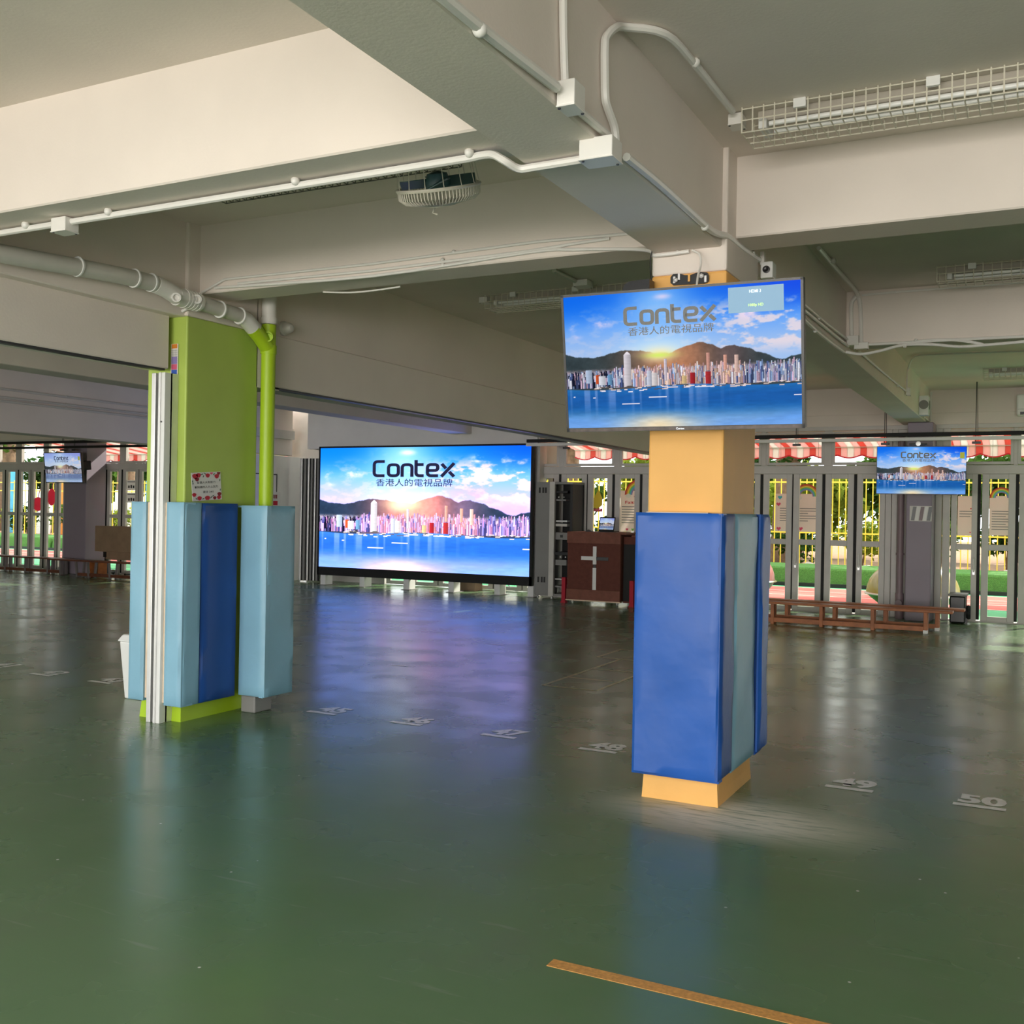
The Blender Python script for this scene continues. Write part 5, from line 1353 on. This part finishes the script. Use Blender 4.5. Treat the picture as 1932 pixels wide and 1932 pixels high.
# paper on the mauve pillar
np_ = thing('pillar_notice', 'crinkled white plastic sheet taped to the mauve pillar', 'notice', (-1.6, 16.94, 1.6))
q0, q1 = at_y(1716, 983, 16.94), at_y(1758, 955, 16.94)
box('sheet', 'paper', (q0.x, q1.x, 16.938, 16.946, q0.z, q1.z), np_)
for i, m in enumerate(('ink_grey', 'white_plastic', 'mauve_pipe', 'white_plastic', 'ink_grey')):
    xx = q0.x + (q1.x - q0.x) * (.06 + .18 * i)
    MB().quadbox([(xx, 16.930, q0.z + .01), (xx + .05, 16.930, q0.z + .01), (xx + .05, 16.938, q0.z + .01), (xx, 16.938, q0.z + .01), (xx + .03, 16.930, q1.z - .01), (xx + .08, 16.930, q1.z - .01), (xx + .08, 16.938, q1.z - .01), (xx + .03, 16.938, q1.z - .01)]).build('crease', m, np_)
# notices taped to the left glass doors
def notice(label, px, Y, lines, head=None):
    a_, b_ = at_y(px[0], px[3], Y), at_y(px[2], px[1], Y)
    t = thing('door_notice', label, 'notice', (a_.x, Y, a_.z))
    box('sheet', 'paper_glow', (a_.x, b_.x, Y, Y + .003, a_.z, b_.z), t)
    w_, h_ = b_.x - a_.x, b_.z - a_.z
    if head: box('banner', head, (a_.x + .1 * w_, b_.x - .1 * w_, Y - .001, Y, b_.z - .22 * h_, b_.z - .12 * h_), t)
    for s, u_, v_, ww, hh_, m in lines:
        text_on('lettering', s, m, t, (a_.x + u_ * w_, Y - .0015, a_.z + v_ * h_), (1, 0, 0), (0, 0, 1), ww * w_, hh_ * h_, .01)
    return t
YN = YL + .026
for lab, px, mk in (('white notice with dark red marks, upper one on the left door', (180, 905, 196, 922), 'ink_darkred'), ('white notice with a grey sketch, lower one on the left door', (180, 930, 196, 947), 'ink_grey'), ('white notice with bold print, upper one near the green column', (238.5, 906, 257, 924), 'ink_black'), ('white notice with bold print, lower one near the green column', (238.5, 930, 257, 948), 'ink_black')):
    t = notice(lab, px, YN, [], 'ink_grey')
    a_, b_ = at_y(px[0], px[3], YN), at_y(px[2], px[1], YN); w_, h_ = b_.x - a_.x, b_.z - a_.z
    for k in range(3):
        box('printed_mark', mk, (a_.x + (.18 + .24 * k) * w_, a_.x + (.34 + .24 * k) * w_, YN - .0015, YN, a_.z + .18 * h_, a_.z + (.44 + .05 * (k % 2)) * h_), t)

# ================================================================== OUTSIDE THE DOORS
structure(box('ground_yard', 'yard_concrete', (-90, 70, -60, YB, -.3, -.03)), 'concrete schoolyard behind the hall')
structure(box('added_yard_wall', 'white_paint', (-40, 30, -14.3, -14.0, -.03, 2.4)), 'white boundary wall added behind the yard daylight lamp')  # unseen wall, added as backing for the area lamp
structure(box('ground_lane', 'turf_floor', (-90, 70, 18.41, 45, -.3, -.03)), 'green sports ground outside the doors')
structure(box('ground_apron', 'turf_floor', (-8.29, 70, YW + .351, 18.41, -.3, -.03)), 'green apron outside the folding doors')
structure(box('ground_apron', 'turf_floor', (-90, -30.21, YB, 18.41, -.3, -.03)), 'green apron beyond the hall side')
tr = thing('running_track', None, None, (-10, 21, -.03)); structure(tr, 'red running track lanes outside the doors')
for i in range(3):
    y0 = 20.2 + i * 1.15
    box('lane', 'track_red', (-90, 70, y0, y0 + 1.08, -.03, -.022), tr)
for i in range(4):
    y0 = 20.16 + i * 1.15
    box('lane_line', 'lane_white', (-90, 70, y0, y0 + .05, -.03, -.0215), tr)
kerb = structure(box('kerb', 'rack_black', (-90, 70, 24.05, 24.2, -.03, .05)), 'dark kerb before the turf bank')
# turf-covered bank: one block after another
def turf(label, x0, x1, y0, y1, z1):
    return tag(MB().quadbox([(x0, y0, -.03), (x1, y0, -.03), (x1, y1, -.03), (x0, y1, -.03), (x0, y0 + .06, z1), (x1, y0 + .06, z1), (x1, y1, z1 + .05), (x0, y1, z1 + .05)]).build('turf_block', 'grass_green', bev=.05), label, 'planter', 'turf covered planters along the fence')
xx = -48.0; i = 0
while xx < 16:
    turf('long green turf covered planter below the fence', xx, xx + 5.9, 24.25, 25.2, .40); xx += 6.0
structure(box('ground_bank', 'soil', (-90, 70, 25.2, 60, -.3, .33)), 'brown soil bank under the trees')
# fence
def fence(label, x0, x1, Y, z0, z1, m, pitch):
    t = thing('bar_fence', label, 'fence', ((x0 + x1) / 2, Y, z0))
    for z in (z0 + .07, z0 + .85, z1 - .30, z1):
        box('rail', m, (x0, x1, Y - .02, Y + .02, z - .018, z + .018), t)
    n = int((x1 - x0) / pitch); first = None
    for k in range(n + 1):
        x = x0 + (x1 - x0) * k / n
        if first is None:
            first = MB().box(x - .011, x + .011, Y - .011, Y + .011, z0, z1 + .08).build('bar', m, t)
            me = first.data
        else:
            o = bpy.data.objects.new('bar', me); COL.objects.link(o); o.parent = t; o.location = (x - x0, 0, 0)
    return t
fence('yellow bar fence on the bank outside the doors beside the lectern', -13.5, -7.9, 25.6, .33, 2.7, 'fence_yellow', .15)
fence('yellow bar fence on the bank outside the doors behind the orange column', -7.8, -2.9, 25.6, .33, 2.7, 'fence_yellow', .15)
fence('yellow bar fence on the bank outside the doors beyond the benches', -2.8, 3.4, 25.6, .33, 2.7, 'fence_yellow', .15)
fence('yellow bar fence on the bank outside the left doors', -40, -22, 25.6, .33, 2.3, 'fence_yellow', .30)

def tree(label, x, y, r, h, crown, leaf_m, seed, n=900, lean=0., size=.16):
    rr = random.Random(seed)
    t = thing('tree', label, 'tree', (x, y, .3), 'trees beyond the fence')
    MB().tube([(x, y, .2), (x + lean * .3, y, h * .3), (x + lean * .7, y + .1, h * .65), (x + lean, y, h)], [r * 1.35, r, r * .85, r * .5], 10).build('trunk', 'bark', t, smooth=True)
    for k in range(4):
        a = rr.random() * 6.28; z = h * rr.uniform(.45, .8); l = rr.uniform(.7, 1.2)
        MB().tube([(x + lean * z / h, y, z), (x + lean * z / h + l * .5 * math.cos(a), y + l * .5 * math.sin(a), z + l * .3), (x + lean * z / h + l * math.cos(a), y + l * math.sin(a), z + l * .8)], [r * .35, r * .25, r * .12], 6).build('branch', 'bark', t, smooth=True)
    leaves(t, leaf_m, crown, n, rr, size)
    return t
def leaves(t, m, blobs, n, rr, size):
    mb = MB()
    for k in range(n):
        cx, cy, cz, rx, ry, rz = blobs[rr.randrange(len(blobs))]
        while True:
            a, b, c = rr.uniform(-1, 1), rr.uniform(-1, 1), rr.uniform(-1, 1)
            q = a * a + b * b + c * c
            if .1 < q < 1: break
        p = Vector((cx + a * rx, cy + b * ry, cz + c * rz))
        u = Vector((rr.gauss(0, 1), rr.gauss(0, 1), rr.gauss(0, .6))).normalized()
        w_ = u.cross(Vector((rr.gauss(0, 1), rr.gauss(0, 1), rr.gauss(0, 1)))).normalized()
        s = size * rr.uniform(.6, 1.3)
        mb.poly([p - u * s, p + w_ * s * .45, p + u * s, p - w_ * s * .45])
    o = mb.build('foliage', m, t); o['kind'] = 'stuff'
    return o
def crown(x, y, z, R, rr, k=6):
    return [(x + rr.uniform(-R, R) * .7, y + rr.uniform(-R, R) * .5, z + rr.uniform(-.5, .5) * R, R * .7, R * .7, R * .55) for _ in range(k)]
spots = [(-12.4, 28.0, .28, 7, 'leaf_mid'), (-9.2, 28.4, .24, 7, 'leaf_bright'), (-6.0, 27.9, .34, 7, 'leaf_dark'), (-2.8, 28.3, .30, 7, 'leaf_mid'), (.4, 28.0, .26, 7, 'leaf_bright'), (3.6, 28.2, .3, 7, 'leaf_mid'),
         (-40, 30.0, .4, 8, 'leaf_mid'), (-36.4, 30.0, .35, 8, 'leaf_dark'), (-32.8, 30.0, .35, 8, 'leaf_bright'), (-29.2, 30.0, .3, 8, 'leaf_mid'), (-25.6, 30.0, .35, 8, 'leaf_dark'), (-22.0, 30.0, .35, 8, 'leaf_mid'), (-18.4, 30.0, .35, 8, 'leaf_dark'), (-15.4, 28.6, .35, 8, 'leaf_mid')]
names = {'leaf_mid': 'mid green tree behind the yellow bar fence', 'leaf_dark': 'dark leaved tree behind the yellow bar fence', 'leaf_bright': 'yellow green tree behind the yellow bar fence'}
for i, (x, y, r, h, lm) in enumerate(spots):
    rr = random.Random(100 + i)
    tree(names[lm] + (' outside the left doors' if x < -14 else ''), x, y, r, h, crown(x, y, h * .85, 1.1, rr, 6) + crown(x, y, h * .55, 1.05, rr, 4), lm, 200 + i, 1600)
def shrub(label, x, y, z, R, m, seed, n=420, size=.10):
    rr = random.Random(seed)
    t = thing('shrub', label, 'shrub', (x, y, .3), 'shrubs along the fence')
    for k in range(5):
        MB().tube([(x, y, .28), (x + rr.uniform(-R, R) * .6, y + rr.uniform(-.3, .3), z + R * .4)], [.025, .01], 5).build('stem', 'bark', t)
    leaves(t, m, [(x + rr.uniform(-R, R) * .6, y + rr.uniform(-.3, .3), z + rr.uniform(-.2, .3) * R, R * .7, R * .5, R * .6) for _ in range(5)], n, rr, size)
    return t
bank = ('beside the lectern', 'behind the orange column', 'beyond the benches')
for i in range(11):
    rr = random.Random(400 + i)
    x = -13.6 + i * 1.62
    m = ('leaf_bright', 'leaf_mid', 'leaf_dark')[i % 3]
    shrub({'leaf_bright': 'bright lime shrub', 'leaf_mid': 'mid green shrub', 'leaf_dark': 'dark green shrub'}[m] + ' at the fence foot outside the doors ' + bank[min(2, int((x + 13.7) / 5.8))], x, 26.45, .85 + rr.random() * .3, .60, m, 500 + i, 480)
for i in range(8):
    m = ('leaf_mid', 'leaf_bright', 'leaf_dark')[i % 3]
    shrub({'leaf_bright': 'lime shrub', 'leaf_mid': 'green shrub', 'leaf_dark': 'deep green shrub'}[m] + ' on the bank outside the left doors', -39 + i * 2.3, 26.75, 1.0, .8, m, 600 + i, 420)
# taller greenery closing the view
for row in range(2):
    for i in range(6):
        m = ('leaf_mid', 'leaf_dark', 'leaf_bright', 'leaf_dark', 'leaf_mid')[(i + 2 * row) % 5]
        shrub({'leaf_bright': 'tall lime bush', 'leaf_mid': 'tall green bush', 'leaf_dark': 'tall deep green bush'}[m] + (' right behind the tree trunks' if row == 0 else ' at the very back behind the other bushes'), -13.5 + i * 3.7 + row * 1.85, 30.9 + row * 2.3, 1.9 + .6 * row, 1.4, m, 700 + i + 20 * row, 1700, .17)
for i in range(8):
    m = ('leaf_dark', 'leaf_mid')[i % 2]
    shrub({'leaf_mid': 'big green bush', 'leaf_dark': 'big deep green bush'}[m] + ' far behind the mural wall', -50 + i * 3.7, 34, 2.6, 1.4, m, 800 + i, 900, .2)
# boulders on the bank
for i, x in enumerate((-9.6, -7.2, -4.9, -3.6, -2.4, -.6, .7)):
    rr = random.Random(900 + i); mb = MB().ball((x, 25.39, .38), .12 + .03 * rr.random(), 9, 6, .6)
    mb.v = [tuple(Vector(v) + Vector((rr.uniform(-.015, .015), rr.uniform(-.015, .015), rr.uniform(-.015, .015)))) for v in mb.v]
    tag(mb.build('boulder', 'stone'), 'grey brown boulder on the soil bank by the fence', 'rock', 'boulders on the bank')

# striped awning with scalloped valance above the doors outside
def awning(label, x0, x1, Y0, Y1, z0, z1, pitch):
    t = thing('awning', label, 'awning', ((x0 + x1) / 2, Y1, z1))
    n = max(1, int(round((x1 - x0) / pitch))); per = .46
    def drop(x): return z1 - .15 - .06 * abs(math.sin(math.pi * (x - x0) / per))
    for k in range(n):
        a, b = x0 + (x1 - x0) * k / n, x0 + (x1 - x0) * (k + 1) / n
        m = ('awning_pink', 'awning_white', 'awning_pink', 'awning_red')[k % 4]
        MB().prism([(a, Y0, z0), (b, Y0, z0), (b, Y1, z1), (a, Y1, z1)], (0, 0, .012)).build('cloth_stripe', m, t)
        pts = [(a, Y1, z1)] + [(a + (b - a) * q / 4, Y1, drop(a + (b - a) * q / 4)) for q in range(5)] + [(b, Y1, z1)]
        MB().prism(pts, (0, .01, 0)).build('valance_stripe', m, t)
    m_ = int((x1 - x0) / .046)
    MB().tube([(x0 + (x1 - x0) * q / m_, Y1 - .006, drop(x0 + (x1 - x0) * q / m_)) for q in range(m_ + 1)], .013, 5).build('valance_piping', 'ink_red', t)
    box('front_bar', 'white_plastic', (x0, x1, Y1 - .03, Y1 + .03, z1 - .01, z1 + .05), t)
    return t
awning('red and white striped awning outside the doors beside the lectern', -9.0, -5.9, 17.755, 20.6, 3.3, 2.92, .12)
awning('red and white striped awning outside behind the orange column', -5.8, -2.0, 17.755, 20.6, 3.3, 2.92, .12)
awning('red and white striped awning outside beyond the benches', -1.9, 1.6, 17.755, 20.6, 3.3, 2.92, .12)
awning('red and white striped awning outside the left doors, extended to block sun', -24.5, -14.6, 17.755, 20.6, 3.3, 2.95, .15)  # right end lengthened to keep sun off the left pillar

# play balls / domed play bins outside
def dome(label, px, Y, rim_px, r, top_m, low_m, rim):
    x = at_y(px, 1100, Y)[0]; zr = at_y(rim_px[0], rim_px[1], Y).z
    t = thing('play_dome', label, 'play equipment', (x, Y, -.03))
    MB().lathe([(r * .62, -.03), (r * .74, zr * .35), (r * .90, zr * .75), (r * .97, zr)], (x, Y, 0), 30).build('lower_shell', low_m, t, smooth=True)
    MB().lathe([(r * 1.0, zr - .015), (r * 1.03, zr), (r * 1.0, zr + .02)], (x, Y, 0), 30).build('rim', rim, t, smooth=True)
    MB().lathe([(r * .97 * math.cos(q * math.pi / 16), zr + .02 + .60 * math.sin(q * math.pi / 16)) for q in range(9)], (x, Y, 0), 30).build('dome', top_m, t, smooth=True)
    return t
dome('pink domed play pod outside behind the orange column', 1395, 19.6, (1470, 1098), .68, 'toy_pink', 'toy_grey', 'toy_green')
dome('olive domed play pod outside behind the mauve pillar', 1722, 19.4, (1640, 1117), .80, 'toy_olive', 'toy_green', 'lane_white')

# posters hung outside on the fence side, seen through the panes
def heart(t, x, y, z, s, m):
    pts = []
    for k in range(18):
        q = 2 * math.pi * k / 18
        pts.append((x + s * .06 * 16 * math.sin(q) ** 3 / 1.0 * .06 * 16.6, y, z + s * .06 * (13 * math.cos(q) - 5 * math.cos(2 * q) - 2 * math.cos(3 * q) - math.cos(4 * q)) * 1.0))
    MB().prism(pts, (0, .002, 0)).build('heart', m, t)
def rainbow(t, cx, cz, R, Y, a0=0., a1=math.pi):
    for k, m in enumerate(('ink_red', 'ink_orange', 'ink_yellow', 'ink_lime', 'ink_cyan', 'ink_violet')):
        r1, r0 = R * (1 - .085 * k), R * (1 - .085 * (k + 1)); n = 14
        pts = [(cx + r1 * math.cos(a0 + (a1 - a0) * q / n), Y, cz + r1 * math.sin(a0 + (a1 - a0) * q / n)) for q in range(n + 1)] + [(cx + r0 * math.cos(a0 + (a1 - a0) * q / n), Y, cz + r0 * math.sin(a0 + (a1 - a0) * q / n)) for q in range(n, -1, -1)]
        MB().prism(pts, (0, .002, 0)).build('rainbow_band', m, t)
def cloud(t, x, y, z, s):
    for dx, dz, r_ in ((-.9, 0, .6), (0, .25, .8), (.9, 0, .6), (.3, -.25, .6), (-.4, -.25, .6)):
        MB().lathe([(s * r_, 0), (s * r_, .002)], (x + dx * s, y - dx * .0004, z + dz * s), 14, (0, -1, 0)).build('cloud', 'white_plastic', t)
def poster(label, px, Y, rb=None, rows=7, title=None, title_m='ink_red', hearts=()):
    a_, b_ = at_y(px[0], px[3], Y), at_y(px[2], px[1], Y)
    t = thing('rainbow_poster', label, 'poster', (a_.x, Y, a_.z))
    box('sheet', 'poster_pink', (a_.x, b_.x, Y, Y + .004, a_.z, b_.z), t)
    w_, h_ = b_.x - a_.x, b_.z - a_.z
    for k in range(rows):
        z = a_.z + h_ * (.60 - .065 * k)
        box('text_rule', 'ink_grey', (a_.x + .10 * w_, b_.x - (.1 + .2 * (k % 3 == 2)) * w_, Y - .001, Y, z, z + .018 * h_ * 1.2), t)
    if rb:
        u_, v_, R_ = rb; rainbow(t, a_.x + u_ * w_, a_.z + v_ * h_, R_ * w_, Y - .004); cloud(t, a_.x + (u_ - R_ * .75) * w_ if u_ > .5 else a_.x + (u_ + R_ * .75) * w_, Y - .006, a_.z + v_ * h_ - .02, .075 * w_)
    if title:
        for s, u_, v_, ww, hh_ in title:
            text_on('title_lettering', s, title_m, t, (a_.x + u_ * w_, Y - .002, a_.z + v_ * h_), (1, 0, 0), (0, 0, 1), ww * w_, hh_ * h_, .012)
    for u_, v_, m in hearts: heart(t, a_.x + u_ * w_, Y - .003, a_.z + v_ * h_, .05 * w_, m)
    # two cords tie it to the awning bar
    for xq in (a_.x + .1 * w_, b_.x - .1 * w_):
        MB().tube([(xq, Y + .005, b_.z), (xq, Y + .005, 3.225)], .003, 5).build('hanging_cord', 'rack_grey', t)
    return t
YP = 18.3
poster('pale pink poster with a rainbow reading Faithful outside the doors beside the lectern', (1167, 926, 1222, 1003), YP, (.72, .90, .52), 7, [('信實', .52, .80, .3, .10), ('Faithful', .22, .68, .62, .075)], 'ink_red', ((.30, .06, 'ink_pink'), (.50, .06, 'ink_lime'), (.72, .06, 'ink_pink')))
poster('pale pink poster with a rainbow and a little figure outside the handled door', (1462, 932, 1552, 1002), YP, (.66, .93, .27), 6, None, 'ink_violet', ((.10, .90, 'ink_cyan'), (.07, .72, 'ink_pink'), (.08, .07, 'ink_pink'), (.55, .08, 'ink_pink')))
poster('pale pink poster with hearts outside the doors beyond the benches', (1806, 936, 1842, 1010), YP, None, 3, None, 'ink_red', ((.8, .9, 'ink_cyan'), (.72, .68, 'ink_red'), (.7, .08, 'ink_pink')))
poster('large white poster with a rainbow outside the rightmost glass leaf', (1866, 936, 1912, 1010), YP, (.5, .95, .50), 8, None, 'ink_red', ())
pf = thing('flame_banner', 'clear banner with a yellow flame and red letters outside beside the lectern', 'banner', at_y(1085, 1005, YP))
fc = at_y(1127, 945, YP)
MB().prism([(fc.x - .10, YP, fc.z - .10), (fc.x, YP, fc.z - .16), (fc.x + .10, YP, fc.z - .08), (fc.x + .10, YP, fc.z + .05), (fc.x + .02, YP, fc.z + .22), (fc.x - .07, YP, fc.z + .06)], (0, .003, 0)).build('flame', 'ink_yellow', pf)
text_on('lettering', 'tht', 'ink_red', pf, at_y(1082, 967, YP), (1, 0, 0), (0, 0, 1), .15, .10, .02)
_q = at_y(1117, 965, YP)
for k in range(4):
    box('red_mark', 'ink_pink', (_q.x + .055 * k, _q.x + .055 * k + .045, YP, YP + .003, _q.z, _q.z + .07 - .012 * (k % 2)), pf)
box('yellow_strip', 'ink_yellow', (at_y(1080, 970, YP).x, at_y(1100, 970, YP).x, YP, YP + .003, fc.z - .30, fc.z - .24), pf)
MB().tube([(fc.x, YP + .003, fc.z + .2), (fc.x, YP + .003, 3.225)], .003, 5).build('hanging_cord', 'rack_grey', pf)
# painted murals and red cherries outside the left doors
for (p_, lab, m) in (((62, 938, 82, 964), 'round pink painted cherry decal on the left glass', 'mural_pink'), ((90, 922, 105, 954), 'tall pink painted cherry decal on the left glass', 'mural_pink')):
    a_, b_ = at_y(p_[0], p_[3], YL + .04), at_y(p_[2], p_[1], YL + .04)
    cx_, cz_, rx_, rz_ = (a_.x + b_.x) / 2, (a_.z + b_.z) / 2, (b_.x - a_.x) / 2, (b_.z - a_.z) / 2
    ch = thing('cherry_decal', lab, 'decal', (cx_, YL + .036, a_.z))
    MB().prism([(cx_ + rx_ * math.cos(q * math.pi / 12), YL + .036, cz_ + rz_ * math.sin(q * math.pi / 12)) for q in range(24)], (0, .003, 0)).build('fruit', m, ch)
    MB().tube([(cx_, YL + .038, cz_ + rz_ * .95), (cx_ + .05, YL + .038, cz_ + rz_ + .15), (cx_ + .12, YL + .038, cz_ + rz_ + .26)], .008, 6).build('stalk', 'ink_pink', ch)
mw = thing('mural_wall', 'painted playground wall with lilac and blue panels outside the left doors', 'wall', (-30, 28.2, .3))
for i in range(14):
    x = -41 + i * 1.6
    box('mural_panel', ('mural_lilac', 'awning_white', 'mural_blue', 'white_plastic', 'ink_orange')[i % 5], (x, x + 1.1, 28.2, 28.3, .33, 2.1 + .35 * ((i * 7) % 3)), mw, .01)

# ================================================================== small pieces belong to the part they sit on
SITS_ON = {'lettering': ('sheet', 'notice', 'card'), 'red_mark': ('notice',), 'red_stripe': ('notice',), 'printed_mark': ('sheet',), 'banner': ('sheet',), 'verse_lettering': ('card',), 'rose': ('card',), 'rose_leaf': ('card',),
           'print_block': ('sheet',), 'grid_rule': ('sheet',), 'text_rule': ('sheet',), 'title_lettering': ('sheet',), 'heart': ('sheet',), 'cloud': ('sheet',), 'rainbow_band': ('sheet',), 'crease': ('sheet',),
           'clip': ('pipe',), 'screw': ('cover', 'back_plate'), 'blade': ('hub',), 'rubber_foot': ('leg',), 'caster_fork': ('caster',), 'foot_plate': ('foot',), 'power_button': ('equipment_unit',), 'indicator': ('equipment_unit',),
           'lens': ('bar', 'housing'), 'lamp_holder': ('batten',), 'hanger_clamp': ('hanger_rod',), 'status_lettering': ('status_panel',), 'maker_lettering': ('bezel',), 'bolt': ('plate',), 'slot': ('plate',), 'vent_slot': ('side_panel', 'corner_post'),
           'handle': ('frame',), 'lock_plate': ('frame',), 'pipe_bracket': ('horizontal_pipe', 'sloping_pipe'), 'door_gap': ('pass_door',), 'rib': ('tee_joint',), 'stalk': ('fruit',), 'grille': ('cabinet',), 'louvre': ('casing',), 'seam': ('casing',), 'axle': ('wheel',)}
def base_name(o): return o.name.split('.')[0]
def mid(o):
    b = [Vector(c) for c in o.bound_box]; return sum(b, Vector((0, 0, 0))) / 8
for root in [o for o in bpy.data.objects if o.parent is None]:
    kids = list(root.children)
    for k in kids:
        want = SITS_ON.get(base_name(k))
        if not want or k.type != 'MESH': continue
        cand = [c for c in kids if c.type == 'MESH' and base_name(c) in want and c.parent is root and c is not k and c.location.length < 1e-6]
        if cand and k.location.length < 1e-6:
            m_ = mid(k); k.parent = min(cand, key=lambda c: (mid(c) - m_).length)
